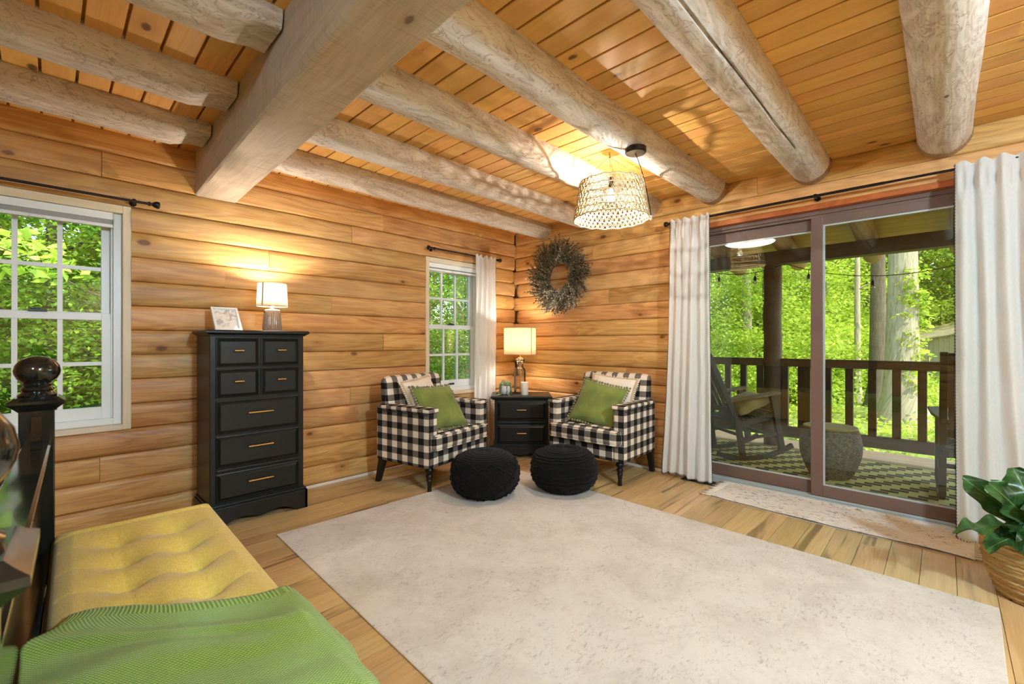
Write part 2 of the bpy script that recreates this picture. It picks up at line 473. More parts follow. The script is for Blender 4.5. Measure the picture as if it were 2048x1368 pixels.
struct(obj('floor', mb, M['floor'], fix=False), 'pale hickory plank floor with dark mineral streaks', 'floor')

# ceiling boards run along y, v-grooved
mb = MB(); cw = .131; x = XB - .05; rr = random.Random(12)
while x < XR + .1:
    yy = YB - rr.random()*1.5
    while yy < YL + .1:
        L = rr.choice([1.8, 2.4, 3.0, 3.6])
        a, b = max(yy, YB-.1), min(yy+L, YL+.12)
        if b > a+.02:
            x1 = x + cw; e = .0055; v = rr.random(); z = CZ; dp = .030; q = .002
            xs = [(x, z+dp), (x+e, z+dp), (x+e, z+q), (x+e+q, z), (x1-e-q, z), (x1-e, z+q), (x1-e, z+dp), (x1, z+dp)]
            vs = [(px, yv, pz) for yv in (a, b) for px, pz in xs]; n = len(xs)
            mb.add(vs, [(i, i+1, i+1+n, i+n) for i in range(n-1)], [(p[1],p[0],p[2]) for p in vs], v)
        yy += L
    x += cw
mb.box((XB-.3, YB-.3, CZ+.0305), (XR+.17, YL+.2, CZ+.12), 1, .4)
struct(obj('ceiling', mb, M['ceil'], fix=False), 'pine board ceiling with v grooves between the logs', 'ceiling')
mb = MB(); mb.box((XB-.9, YB-.9, CZ+.13), (XR+.4, YL+.9, CZ+.3), 0)
struct(obj('roof', mb, M['porch']), 'roof deck of the cabin above the ceiling', 'roof')

mb = MB(); mb.box((XB+.05, YL-.048, .0), (XR-.05, YL-.03, .022), 0)
struct(obj('baseboard_left', mb, M['base'], bevel=.003))
mb = MB(); mb.box((XR-.05, 1.66, .0), (XR-.032, YL-.05, .022), 1)
struct(obj('baseboard_right', mb, M['base'], bevel=.003))

# ------------------------------------------------------------------ ceiling logs and the big beam
def ceiling_log(name, x0, x1, y, r, label, z=2.55, dy=0., end_ring=False, notch=False, crack=False):
    mb = MB(); seg = 144 if crack else 40; vs = []; g = []; fs = []
    n = int((x1-x0)/.06)+2
    sd = y*7.7
    for i in range(n):
        x = lerp(x0, x1, i/(n-1)); yc = y + dy*(x1-x)
        rr_ = r*(1 + .035*fbm(x*.8, sd))
        cut = None
        if notch:
            # the underside rises in a curve to a thin tongue just before the beam
            t = (x - (x1-.20))/.20
            if t > 0: cut = z - rr_ + (rr_ - .055)*math.sin(min(1, t/.8)*PI/2)**1.3
        for k in range(seg):
            an = 2*PI*k/seg
            rk = rr_*(1 + .03*fbm(x*2.0, math.cos(an)*1.5+sd, math.sin(an)*1.5))
            if end_ring and x > x1-.075: rk *= .93
            py = yc + rk*math.cos(an); pz = z + rk*math.sin(an)
            if cut is not None and pz < cut: pz = cut + .25*(pz-cut)*0
            if crack:
                dd = abs(((an - 4.30 - .10*fbm(x*.7, 3.) ) + PI) % (2*PI) - PI)
                if dd < .046 and x > .9 and x < 3.2: 
                    py -= math.cos(an)*.03*(1-dd/.046); pz -= math.sin(an)*.03*(1-dd/.046)
            vs.append((x, py, pz)); g.append((x, an*r, 0.))
    for i in range(n-1):
        for k in range(seg):
            k2 = (k+1)%seg
            if k2 == 0: pass
            fs.append((i*seg+k, i*seg+k2, (i+1)*seg+k2, (i+1)*seg+k))
    fs.append(tuple(reversed(range(seg)))); fs.append(tuple((n-1)*seg+k for k in range(seg)))
    mb.add(vs, fs, g, None)
    o = obj(name, mb, M['log'], smooth=50, fix=True)
    if end_ring:
        m = MB(); m.tube([(x1-.05-.085+.0283*k, y+.0, z) for k in range(4)], [r*1.02, r*1.045, r*1.05, r*1.045], 40)
        obj('bark_end', m, M['logend'], o, smooth=60, label='rough brown unpeeled end of the log')
    tag(o, label, 'ceiling log', 'round ceiling logs')
    return o
BX0, BX1 = .716, .973
east = [(3.38, .120, 'whitewashed round ceiling log along the wall above the small window', 0),
        (2.75, .120, 'whitewashed ceiling log second out from the small window wall, striped with lamp shadows', 0),
        (2.05, .122, 'whitewashed ceiling log passing just behind the woven pendant shade', 0),
        (1.45, .122, 'whitewashed ceiling log that carries the black pendant canopy', 0),
        (.725, .125, 'whitewashed ceiling log with a long dark crack down its underside', 0),
        (.0, .128, 'thickest whitewashed ceiling log, meeting the wall above the curtain beside the plant', 0)]
for i, (y, r, lab, _) in enumerate(east):
    x0 = BX1 - .027*(YL-y) - .02
    ceiling_log('ceiling_log', x0, XR + .05, y, r, lab, end_ring=i >= 3, crack=(i == 4))
for y, r, lab in ((3.38, .12, 'notched brown ceiling log nearest the wall, above the window behind the bedpost'),
                  (2.75, .12, 'notched brown ceiling log, the middle one of three ending at the square beam'),
                  (2.05, .12, 'notched brown ceiling log farthest from the wall, over the bed')):
    ceiling_log("ceiling_log", XB, BX0 - .027*(YL-y) - .012, y, r, lab, notch=True)
mb = MB()
n = 40
vs = []; g = []; fs = []
for i in range(n):
    y = lerp(YB, YL+.02, i/(n-1)); sk = -.036*(YL - y)*.75
    w = .0035*fbm(y*2.2, 8.)
    for (x, z) in ((BX0+sk+w, 2.272), (BX0+sk+.012+w, 2.262+w), (BX1+sk-.012+w, 2.264+w), (BX1+sk+w, 2.274), (BX1+sk, 2.58), (BX0+sk, 2.58)):
        vs.append((x, y, z)); g.append((y, x + z, z))
for i in range(n-1):
    for k in range(6): fs.append((i*6+k, i*6+(k+1)%6, (i+1)*6+(k+1)%6, (i+1)*6+k))
fs.append(tuple(range(6))); fs.append(tuple(reversed(range((n-1)*6, n*6))))
mb.add(vs, fs, g)
tag(obj('main_beam', mb, M['beam'], smooth=40), 'massive square grey timber beam crossing under the ceiling to the log wall', 'beam')

# ------------------------------------------------------------------ double hung windows
def window(name, cx, W, label, cut_left=0.):
    t = bpy.data.objects.new(name, None); COL.objects.link(t); t.location = (cx, YL, 0); struct(t, label, 'window')
    x0, x1, z0, z1 = W[0]-cx, W[1]-cx, W[2], W[3]
    # cream timber buck lining the opening
    mb = MB(); d0, d1 = -.012, .17
    mb.box((x0, d0, z0), (x0+.042, d1, z1), 2); mb.box((x1-.042, d0, z0), (x1, d1, z1), 2)
    mb.box((x0+.042, d0, z1-.05), (x1-.042, d1, z1), 0); mb.box((x0+.042, d0-.012, z0), (x1-.042, d1, z0+.035), 0)
    obj('casing', mb, M['trimwood'], t, bevel=.003)
    fx = .379; fz0, fz1 = z0+.035, z1-.05
    mb = MB(); y0, y1 = .035, .15
    mb.box((-fx, y0, fz0), (-fx+.042, y1, fz1), 2); mb.box((fx-.042, y0, fz0), (fx, y1, fz1), 2)
    mb.box((-fx+.042, y0, fz1-.03), (fx-.042, y1, fz1), 0); mb.box((-fx+.042, y0, fz0), (fx-.042, y1, fz0+.04), 0)
    mb.box((-fx+.052-.01, .060, fz0+.04), (-fx+.052, .07, fz1-.03), 2); mb.box((fx-.052, .060, fz0+.04), (fx-.042, .07, fz1-.03), 2)
    obj('frame', mb, M['white'], t, bevel=.002)
    def sash(nm, za, zb, y, rb, rt):
        s = MB(); sx = fx-.044; st = .052; th = .028
        s.box((-sx, y, za), (-sx+st, y+th, zb), 2); s.box((sx-st, y, za), (sx, y+th, zb), 2)
        s.box((-sx+st, y, za), (sx-st, y+th, za+rb), 0); s.box((-sx+st, y, zb-rt), (sx-st, y+th, zb), 0)
        o = obj(nm, s, M['white'], t, bevel=.002)
        ga, gb = za+rb, zb-rt; gx = sx-st
        m = MB(); w = .012
        for k in (1, 2):
            xx = -gx + 2*gx*k/3; m.box((xx-w, y+.006, ga), (xx+w, y+th-.006, gb), 2)
        zz = (ga+gb)/2; 
        for k in range(3):
            xa = -gx + 2*gx*k/3 + (w if k else 0); xb = -gx + 2*gx*(k+1)/3 - (w if k < 2 else 0)
            m.box((xa, y+.006, zz-w), (xb, y+th-.006, zz+w), 0)
        obj('muntin', m, M['white'], o)
        p = MB(); p.box((-gx, y+.012, ga), (gx, y+.016, gb), 0); obj('pane', p, M['glass'], o)
        return o
    up = sash('upper_sash', 1.362, fz1-.03, .105, .048, .05)
    lo = sash('lower_sash', fz0+.04, 1.405, .070, .075, .045)
    m = MB(); m.box((-.04, .052, 1.405), (.04, .082, 1.418), 0); m.box((-.028, .050, 1.418), (.012, .066, 1.426), 0)
    obj('sash_lock', m, M['latch'], lo, bevel=.002)
    m = MB(); m.box((.01-.035, .061, fz0+.062), (.01+.035, .071, fz0+.082), 0)
    obj('sash_lift', m, M['latch'], lo, bevel=.002)
    return t
window('window_1', -.0535, W1, 'white double hung window of twelve panes behind the black bedpost')
window('window_2', 3.07, W2, 'white double hung window of twelve panes beside the checked armchair and curtain')
for cx, zb, lab in ((-.0535, 1.955, 'raised white cellular shade at the top of the window behind the bedpost'), (3.07, 1.972, 'raised white cellular shade at the top of the small window by the corner')):
    t = thing('cellular_shade', lab, 'window shade', (cx, YL, 0), 0, 'raised cellular shades')
    m = MB(); m.box((-.335, .004, 2.005), (.335, .034, 2.052), 0); obj('head_rail', m, M['white'], t, bevel=.003)
    m = MB(); nn = 5
    for k in range(nn):
        za = zb+.02 + (2.005-zb-.02)*k/nn; zc = zb+.02 + (2.005-zb-.02)*(k+1)/nn
        m.prism([(.006, (za+zc)/2), (.018, zc), (.032, (za+zc)/2), (.018, za)], 0, -.332, .332)
    obj('pleats', m, M['blind'], t)
    m = MB(); m.box((-.334, .004, zb), (.334, .034, zb+.021), 0); b = obj('bottom_rail', m, M['white'], t, bevel=.003)
    m = MB(); m.box((-.035, -.004, zb+.0), (.035, .004, zb+.014), 0); obj('pull_tab', m, M['white'], b, bevel=.002)

# ------------------------------------------------------------------ sliding glass door
dt = bpy.data.objects.new('door_1', None); COL.objects.link(dt); dt.location = (XR, 0, 0); struct(dt, 'brown framed sliding glass door onto the porch', 'door')
ya, yb, zt = D1[0], D1[1], 2.225
m = MB(); m.box((.055, ya, .0), (.165, ya+.04, zt), 2); m.box((.055, yb-.04, .0), (.165, yb, zt), 2)
m.box((.05, ya+.04, zt-.03), (.165, yb-.04, zt), 1); m.box((.06, ya+.04, zt-.05), (.075, yb-.04, zt-.03), 1); m.box((.098, ya+.04, zt-.05), (.106, yb-.04, zt-.03), 1)
obj('frame', m, M['doorframe'], dt, bevel=.003)
m = MB(); m.box((.02, ya, -.001), (.17, yb, .022), 1); m.box((.055, ya+.04, .022), (.062, yb-.04, .036), 1); m.box((.098, ya+.04, .022), (.106, yb-.04, .036), 1); m.box((.14, ya+.04, .022), (.15, yb-.04, .036), 1)
obj('track', m, M['silver'], dt, bevel=.002, label='pale metal threshold track')
def door_panel(nm, y0, y1, x, z0, z1, stl, rail_b, rail_t):
    m = MB(); th = .034
    m.box((x, y0, z0), (x+th, y0+stl, z1), 2); m.box((x, y1-stl, z0), (x+th, y1, z1), 2)
    m.box((x, y0+stl, z0), (x+th, y1-stl, z0+rail_b), 1); m.box((x, y0+stl, z1-rail_t), (x+th, y1-stl, z1), 1)
    o = obj(nm, m, M['doorframe'], dt, bevel=.003)
    b = MB(); e = .012; a0, a1, c0, c1 = y0+stl, y1-stl, z0+rail_b, z1-rail_t
    b.box((x+.006, a0, c0), (x+.014, a0+e, c1), 2); b.box((x+.006, a1-e, c0), (x+.014, a1, c1), 2)
    b.box((x+.006, a0+e, c0), (x+.014, a1-e, c0+e), 1); b.box((x+.006, a0+e, c1-e), (x+.014, a1-e, c1), 1)
    obj('glazing_bead', b, M['silver'], o)
    g = MB(); g.box((x+.016, a0, c0), (x+.022, a1, c1), 1); obj('pane', g, M['doorglass'], o)
    return o
door_panel('sliding_panel', ya+.04, .742, .062, .036, zt-.045, .078, .088, .065)
door_panel('fixed_panel', .665, yb-.04, .106, .036, zt-.045, .075, .10, .09)
# red brown boards trimming the head, and jamb liners
m = MB(); m.box((-.012, ya-.02, zt), (.17, yb+.02, zt+.042), 1, .2)
struct(obj('trim_1', m, M['redwood'], loc=(XR,0,0), bevel=.004))
m = MB(); m.box((-.006, ya-.035, 0), (.17, ya, zt), 2, .3); m.box((-.006, yb, 0), (.17, yb+.035, zt), 2, .7)
struct(obj('trim_2', m, M['wall'], loc=(XR,0,0), bevel=.004))
# ================================================================== furniture
# ---- gingham cloth
def gingham():
    n = NT('buffalo_check_cloth'); uv = n.n('UVMap', uv_map='uv').outputs[0]
    s = n.n('SeparateXYZ', {0: uv}); P = .108
    def stripe(a):
        f = n.math('FRACT', n.math('ADD', n.math('DIVIDE', a, P), 20.25))
        return n.math('LESS_THAN', f, .5)
    h, v = stripe(n.math('MULTIPLY', s.outputs[0], .885)), stripe(n.math('MULTIPLY', s.outputs[1], 1.03))
    tot = n.math('ADD', h, v)
    w = n.n('TexNoise', {'Vector': n.mapping(uv, (420, 420, 1)), 'Scale': 1., 'Detail': 1.}).outputs[0]
    gray = n.mix(n.step(w, .35, .65), srgb('4A423D'), srgb('8E857C'))
    c = n.mix(n.math('GREATER_THAN', tot, .5), srgb('E9DFCF'), gray)
    c = n.mix(n.math('GREATER_THAN', tot, 1.5), c, srgb('1B1918'))
    return n.done(n.bsdf(c, .9, n.bump(w, .25, .002), .2))
M['check'] = gingham()
M['greenvelvet'] = fabric('olive_velvet', '74803F', .75, .25, 700, .1, .25)
M['cream'] = fabric('cream_linen', 'EFE6D8', .9, .06)
M['jute'] = fabric('jute_trim', 'C9AC84', .9, .15)
M['pompom'] = fabric('khaki_pompom', '8F8A5E', .95, .2)
M['whitefluff'] = fabric('ivory_tassel', 'E9DFCD', .95, .1)
M['nail'] = plain('antique_nailhead', '3A2E26', .35, metal=.8)

def turned_leg(h=.205):
    return [(0,0),(.015,0),(.018,.01),(.0165,.05),(.021,.09),(.026,.098),(.021,.106),(.024,.115),(.030,.13),(.024,.147),(.018,.152),(.026,.158),(.034,.175),(.033,.19),(.024,.2),(.024,h),(0,h)]
def rounded_block(mb, lo, hi, r, n=4, puff=0.):
    """soft box: rounded edges, faces bulged by puff"""
    c = [(a+b)/2 for a, b in zip(lo, hi)]; hs = [(b-a)/2 for a, b in zip(lo, hi)]
    N = 14
    for ax in range(3):
        for sg in (-1, 1):
            u_, v_ = (ax+1) % 3, (ax+2) % 3
            def fn(u, v):
                p = [0,0,0]; p[ax] = sg; p[u_] = 2*u-1; p[v_] = 2*v-1
                # remap so that the vertices crowd at the edges
                q = [math.copysign(abs(x)**.55, x) if i != ax else x for i, x in enumerate(p)]
                w = [x*h for x, h in zip(q, hs)]
                inner = [max(-(h-r), min(h-r, x)) for x, h in zip(w, hs)]
                d = Vector([x-i for x, i in zip(w, inner)])
                if d.length > 1e-9: d = d.normalized()*min(r, r)
                pos = [i + k for i, k in zip(inner, d)]
                if puff:
                    e = (1-q[u_]**2)*(1-q[v_]**2); pos[ax] += sg*puff*e
                return tuple(a+b for a, b in zip(pos, c))
            mb.grid(fn, N, N)
    return mb

def armchair(name, label, loc, rot):
    t = thing(name, label, 'armchair', loc, rot, 'black and cream checked armchairs')
    W, D, zb, za = .39, .33, .205, .665
    # body: front rail, side panels under the arms, back shell, each covered in cloth
    for s in (-1, 1):
        m = MB(); x0, x1 = (s*W, s*(W-.105)); x0, x1 = min(x0,x1), max(x0,x1)
        rounded_block(m, (x0, -D, zb), (x1, D-.04, za), .022)
        ao = obj('arm', m, M['check'], t, smooth=180, boxuv=True)
        m = MB()
        rounded_block(m, (x0-.012, -D-.012, za-.022), (x1+.008, D-.06, za+.022), .02)
        obj('arm_pad', m, M['check'], ao, smooth=180, boxuv=True)
        m = MB()   # nailheads under the arm pad and down the front edge
        xo = s*(W+.001)
        for k in range(30): m.ball((xo, -D+.02 + k*.0195, za-.03), .0055, 6, 4)
        for k in range(22): m.ball((s*(W-.006), -D-.001, zb+.02 + k*.0195), .0055, 6, 4)
        obj('nailhead_trim', m, M['nail'], ao, smooth=180)
    m = MB(); rounded_block(m, (-W+.10, -D+.004, zb), (W-.10, D-.1, .335), .015)
    fr = obj('seat_rail', m, M['check'], t, smooth=180, boxuv=True)
    m = MB()
    for k in range(30): m.ball((-W+.13 + k*.0179, -D+.003, zb+.012), .0055, 6, 4)
    obj('nailhead_trim', m, M['nail'], fr, smooth=180)
    m = MB(); rounded_block(m, (-W+.112, -D+.045, .335), (W-.112, D-.1, .475), .035, puff=.014)
    rounded_block(m, (-W+.03, -D-.035, .34), (W-.03, -D+.06, .470), .035, puff=.01)
    cu = obj('seat_cushion', m, M['check'], t, smooth=180, boxuv=True)
    m = MB()
    for zz in (.352, .462):
        m.tube([(-W+.035, -D+.05, zz), (-W+.035, -D-.024, zz), (-W+.05, -D-.036, zz), (W-.05, -D-.036, zz), (W-.035, -D-.024, zz), (W-.035, -D+.05, zz)], .005, 6)
    obj('piping', m, M['check'], cu, smooth=180, boxuv=True)
    # reclined back with a rolled top
    m = MB(); hw = W - .035
    prof = [(.17, .40), (.165, .55), (.185, .70), (.205, .82), (.212, .875), (.232, .912), (.262, .922), (.292, .905), (.302, .87), (.292, .80), (.272, .62), (.265, .40), (.262, zb), (.20, zb)]
    def bk(u, v):
        i = v*(len(prof)-1); a = int(min(i, len(prof)-2)); f = i-a
        y = lerp(prof[a][0], prof[a+1][0], f); z = lerp(prof[a][1], prof[a+1][1], f)
        x = (2*u-1)
        e = abs(x)**12
        if z > .6: z -= e*.02*(z-.6)/.32
        yc = .235
        y = yc + (y-yc)*(1 - .45*abs(x)**14)
        return (x*hw, y, z)
    m.grid(bk, 26, 45)
    vs0 = len(m.v)
    for sgn in (0, 1):   # close the two flanks
        ring = [bk(sgn, k/44) for k in range(45)]
        m.add(ring, [tuple(range(45))])
    bo = obj('backrest', m, M['check'], t, smooth=60, boxuv=True)
    for sx, sy in ((-1,-1),(1,-1)):
        m = MB(); m.lathe(turned_leg(), 20, (sx*(W-.07), -D+.06, 0)); obj('leg', m, M['black'], t, smooth=50)
    for sx in (-1, 1):
        m = MB(); cx, cy = sx*(W-.045), D-.075
        vs = [(cx-.02,cy+.06-.02,0),(cx+.02,cy+.06-.02,0),(cx+.02,cy+.06+.02,0),(cx-.02,cy+.06+.02,0),
              (cx-.027,cy-.035,.21),(cx+.027,cy-.035,.21),(cx+.027,cy+.03,.21),(cx-.027,cy+.03,.21)]
        m.add(vs, [(0,3,2,1),(4,5,6,7),(0,1,5,4),(1,2,6,5),(2,3,7,6),(3,0,4,7)])
        obj('leg', m, M['black'], t, bevel=.004)
    return t
armchair('armchair', 'black and cream checked armchair under the small window, beside the tall dresser', (2.400, 3.325, 0), R(11))
armchair('armchair', 'black and cream checked armchair against the wall beside the long white door curtain', (3.62, 2.31, 0), R(-90+2.5))

def cushion(name, label, w, h, th, mat, loc, rotm, group, fringe=None, fr_mat=None, wrinkle=.006):
    t = thing(name, label, 'cushion', loc, 0, group); t.rotation_euler = rotm.to_euler()
    m = MB(); sd = rng.random()*50
    def f(sgn):
        def fn(u, v):
            x, y = 2*u-1, 2*v-1
            # sides pull in between the corners
            px = x*(w/2)*(1 - .07*(1-y*y)); py = y*(h/2)*(1 - .09*(1-x*x))
            b = (max(0, 1-x**4)*max(0, 1-y**4))**.55
            z = sgn*th/2*b + wrinkle*fbm(px*11+sd, py*11)*b
            z += sgn*.004*math.sin(18*(x+y)+sd)*b*abs(x*y)
            return (px, py, z)
        return fn
    m.grid(f(1), 30, 30); m.grid(f(-1), 30, 30)
    o = obj('cover', m, mat, t, smooth=180)
    if fringe:
        m = MB(); n = 17
        edge = []
        for s in range(4):
            for k in range(n):
                q = 2*k/n - 1
                x, y = ((q,-1),(1,q),(-q,1),(-1,-q))[s]
                edge.append((x*(w/2)*(1-.07*(1-y*y)), y*(h/2)*(1-.09*(1-x*x))))
        for (x, y) in edge:
            l = math.hypot(x, y)
            if fringe == 'pompom':
                m.ball((x*(1+.016/l), y*(1+.016/l), rng.uniform(-.006,.006)), rng.uniform(.010,.013), 7, 5)
            else:
                ex, ey = x/l, y/l
                m.tube([(x,y,0),(x+ex*.012,y+ey*.012,.003),(x+ex*.024,y+ey*.024,rng.uniform(-.006,.006))], [.009,.0075,.004], 6)
        if fringe == 'tassel':
            m2 = MB(); m2.tube([(x*.97, y*.97, .006) for x, y in edge], .012, 6, closed=True); obj('braid', m2, M['jute'], t, smooth=180)
        obj('fringe', m, fr_mat, t, smooth=180)
    return t
def frame_rot(normal, updir, roll=0.):
    n = Vector(normal).normalized(); u = Vector(updir); u = (u - n*u.dot(n)).normalized(); x = u.cross(n)
    m = Matrix((x, u, n)).transposed()
    return m @ Matrix.Rotation(roll, 3, 'Z')
# chair under the window
cushion('lumbar_cushion', 'cream cushion with jute fringe leaning in the armchair under the small window', .46, .30, .12, M['cream'], (2.345, 3.42, .745), frame_rot((.33,-.85,.42), (0.15,0,1), R(13)), 'cream fringed cushions', 'tassel', M['whitefluff'])
cushion('throw_cushion', 'olive velvet cushion with pompom edge in the armchair under the small window', .43, .43, .15, M['greenvelvet'], (2.372, 3.175, .650), frame_rot((.08,-.80,.62), (-.22,0,1), R(-17)), 'olive velvet cushions', 'pompom', M['pompom'])
# chair by the curtain
cushion('lumbar_cushion', 'cream cushion with jute fringe leaning in the armchair beside the door curtain', .46, .30, .12, M['cream'], (3.725, 2.28, .750), frame_rot((-.85,-.12,.42), (0,0,1), R(-5)), 'cream fringed cushions', 'tassel', M['whitefluff'])
cushion('throw_cushion', 'olive velvet cushion with pompom edge in the armchair beside the door curtain', .43, .43, .15, M['greenvelvet'], (3.50, 2.285, .655), frame_rot((-.80,-.25,.55), (0,.05,1), R(-16)), 'olive velvet cushions', 'pompom', M['pompom'])

# ---- poufs
def pouf(label, loc, kind, rz=0.):
    t = thing('knitted_pouf', label, 'pouf', loc, rz, 'black knitted poufs')
    m = MB(); rad, H = .272, .345; NU, NV = 260, 110
    def h(th, s):
        # s: 0 at the top centre .. 1 at the bottom centre
        d = 0
        if kind == 0:
            if s < .27:
                d = .007*abs(math.sin(s/.27*PI*6.5))*(.75+.25*math.sin(th*60+s*300))
            else:
                A = (s-.27)*9.5; b = th*9/(2*PI)
                for sg in (-1, 1):
                    q = abs(((b*1. + sg*A*.5) % 1) - .5); d = max(d, .014*math.exp(-(q/.045)**2)*(.8+.2*math.sin(A*60))*1.3)
                    q2 = abs(((b*1. + sg*A*.5) % .5) - .25); d = max(d, .006*math.exp(-(q2/.03)**2))
                d += .003*math.sin(th*70)*math.sin(s*170)
        else:
            if s < .16: d = .007*abs(math.sin(s/.16*PI*4))*(.75+.25*math.sin(th*50))
            else:
                tilt = .03*math.sin(th*1+.6)
                for sr in (.24, .33, .5, .62, .8):
                    q = s - sr - tilt; d = max(d, .013*math.exp(-(q/.010)**2)*(.8+.2*math.sin(th*90)))
                for c, amp in ((.285,.035), (.42,.06), (.56,.05), (.71,.07)):
                    zz = abs(((th*11/(2*PI)) % 1) - .5)*4 - 1
                    q = s - c - tilt - amp*.7*zz*.5; d = max(d, .010*math.exp(-(q/.010)**2))
                d += .0035*math.sin(th*85)*math.sin(s*150)
        return d
    def fn(u, v):
        th = 2*PI*u; s = v
        ph = PI*s
        e = .62
        cr = math.copysign(abs(math.sin(ph))**e, math.sin(ph)); cz = math.copysign(abs(math.cos(ph))**.85, math.cos(ph))
        r0 = rad*cr*(1+.02*math.sin(2*th+1)); z0 = H/2 + H/2*cz
        d = h(th, s)
        n = Vector((cr*H, 0, cz*rad)); n.normalize()
        r1 = r0 + n.x*d; z1 = max(.0, z0 + n.z*d)
        return (r1*math.cos(th), r1*math.sin(th), z1)
    m.grid(fn, NU, NV, cu=True)
    obj('knit_cover', m, M['pouf'], t, smooth=180)
    return t
M['pouf'] = fabric('black_cotton_cord', '0C0B0C', .95, .25, 260, .5, .05)
pouf('black knitted pouf with a diamond lattice and ringed top, before the window armchair', (2.41, 2.63, .008), 0, .3)
pouf('black knitted pouf with wavy cable bands, before the armchair by the door curtain', (2.945, 2.255, .008), 1, 1.)

# ---- drawers
def drawer_front(parent, name, x0, x1, z0, z1, y, mat, handle_w, handle_z=None, hx=None):
    """front facing -y at depth y, raised panel with a chamfered rim"""
    m = MB(); a = .004; e = .02; d = .018
    rings = [(x0, x1, z0, z1, y+.004), (x0, x1, z0, z1, y-.006), (x0+.008, x1-.008, z0+.008, z1-.008, y-.009), (x0+.012, x1-.012, z0+.012, z1-.012, y-.005), (x0+.026, x1-.026, z0+.026, z1-.026, y-.014)]
    vs = []; 
    for (xa, xb, za, zb, yy) in rings: vs += [(xa,yy,za),(xb,yy,za),(xb,yy,zb),(xa,yy,zb)]
    fs = []
    for i in range(len(rings)-1):
        for k in range(4): fs.append((i*4+k, i*4+(k+1)%4, (i+1)*4+(k+1)%4, (i+1)*4+k))
    L = (len(rings)-1)*4; fs.append((L,L+1,L+2,L+3)); fs.append((3,2,1,0))
    m.add(vs, fs)
    o = obj(name, m, mat, parent, smooth=20)
    cx = (x0+x1)/2 if hx is None else hx; cz = (z0+z1)/2 if handle_z is None else handle_z
    hm = MB(); yy = y-.014
    if handle_w > .09:
        hm.tube([(cx-handle_w/2, yy-.026, cz), (cx+handle_w/2, yy-.026, cz)], .0058, 10)
        for q in (-.3, .3): hm.tube([(cx+q*handle_w, yy+.002, cz), (cx+q*handle_w, yy-.026, cz)], .0045, 8)
    else:
        hm.tube([(cx-handle_w/2, yy-.024, cz), (cx+handle_w/2, yy-.024, cz)], .0058, 10)
        hm.tube([(cx, yy+.002, cz), (cx, yy-.024, cz)], .005, 8)
    obj('handle', hm, M['brass'], o, smooth=40, label='brushed brass bar handle')
    return o
def moulded_top(t, x0, x1, y0, y1, z0, z1, mat, name='top'):
    m = MB(); h = z1-z0
    rings = [(.022, z0), (.022, z0+.004), (.008, z0+h*.35), (.0, z0+h*.5), (.0, z0+h*.78), (.006, z0+h*.95), (.012, z1)]
    vs = []; fs = []
    for ins, z in rings: vs += [(x0+ins,y0+ins,z),(x1-ins,y0+ins,z),(x1-ins,y1-ins,z),(x0+ins,y1-ins,z)]
    for i in range(len(rings)-1):
        for k in range(4): fs.append((i*4+k, i*4+(k+1)%4, (i+1)*4+(k+1)%4, (i+1)*4+k))
    n = len(rings)-1; fs += [(3,2,1,0), (n*4,n*4+1,n*4+2,n*4+3)]
    m.add(vs, fs); return obj(name, m, mat, t, smooth=25)
def scalloped(x0, x1, z0, z1, n=30):
    pts = [(x0, z1), (x0, z0)]
    L = x1-x0
    pts += [(x0+.09*L, z0)]
    for k in range(n+1):
        u = k/n; x = x0 + L*(.12+.76*u)
        z = z0 + .028*(sstep(0,.1,u)*(1-sstep(.9,1,u))) + .022*math.exp(-((u-.5)/.09)**2)*0 + .020*(.5-.5*math.cos(2*PI*2*u))*(sstep(.05,.2,u)*(1-sstep(.8,.95,u)))
        pts.append((x, z))
    pts += [(x1-.09*L, z0), (x1, z0), (x1, z1)]
    return pts
# tall dresser
dr = thing('tall_dresser', 'tall black chest of seven drawers standing against the log wall', 'dresser', (0,0,0)); dr.location = (1.012, 3.60, 0)
m = MB(); m.box((-.295, -.18, .06), (.295, .185, 1.262), 2); obj('body', m, M['black'], dr, bevel=.004)
moulded_top(dr, -.322, .322, -.222, .19, 1.262, 1.300, M['black'])
m = MB(); m.prism(scalloped(-.312, .312, 0, .135), 1, -.215, -.195); 
m.box((-.312, -.215, 0), (-.292, .185, .135), 1); m.box((.292, -.215, 0), (.312, .185, .135), 1); m.box((-.305, -.206, .135), (.305, .185, .152), 0)
obj('plinth', m, M['black'], dr, bevel=.003)
yf = -.183
dx0, dx1, mid = -.262, .258, .0
for (z0, z1) in ((1.053, 1.248), (.850, 1.040)):
    drawer_front(dr, 'small_drawer', dx0, mid-.006, z0, z1, yf, M['black'], .056, (z0+z1)/2+.012)
    drawer_front(dr, 'small_drawer', mid+.006, dx1, z0, z1, yf, M['black'], .056, (z0+z1)/2+.012)
for (z0, z1) in ((.610, .832), (.388, .598), (.165, .352)):
    drawer_front(dr, 'drawer', dx0, dx1, z0, z1, yf, M['black'], .155, (z0+z1)/2+.02)
m = MB(); m.box((dx0, yf-.008, .360), (dx1, yf+.01, .380), 0); obj('moulding', m, M['black'], dr, bevel=.006, seg=3)

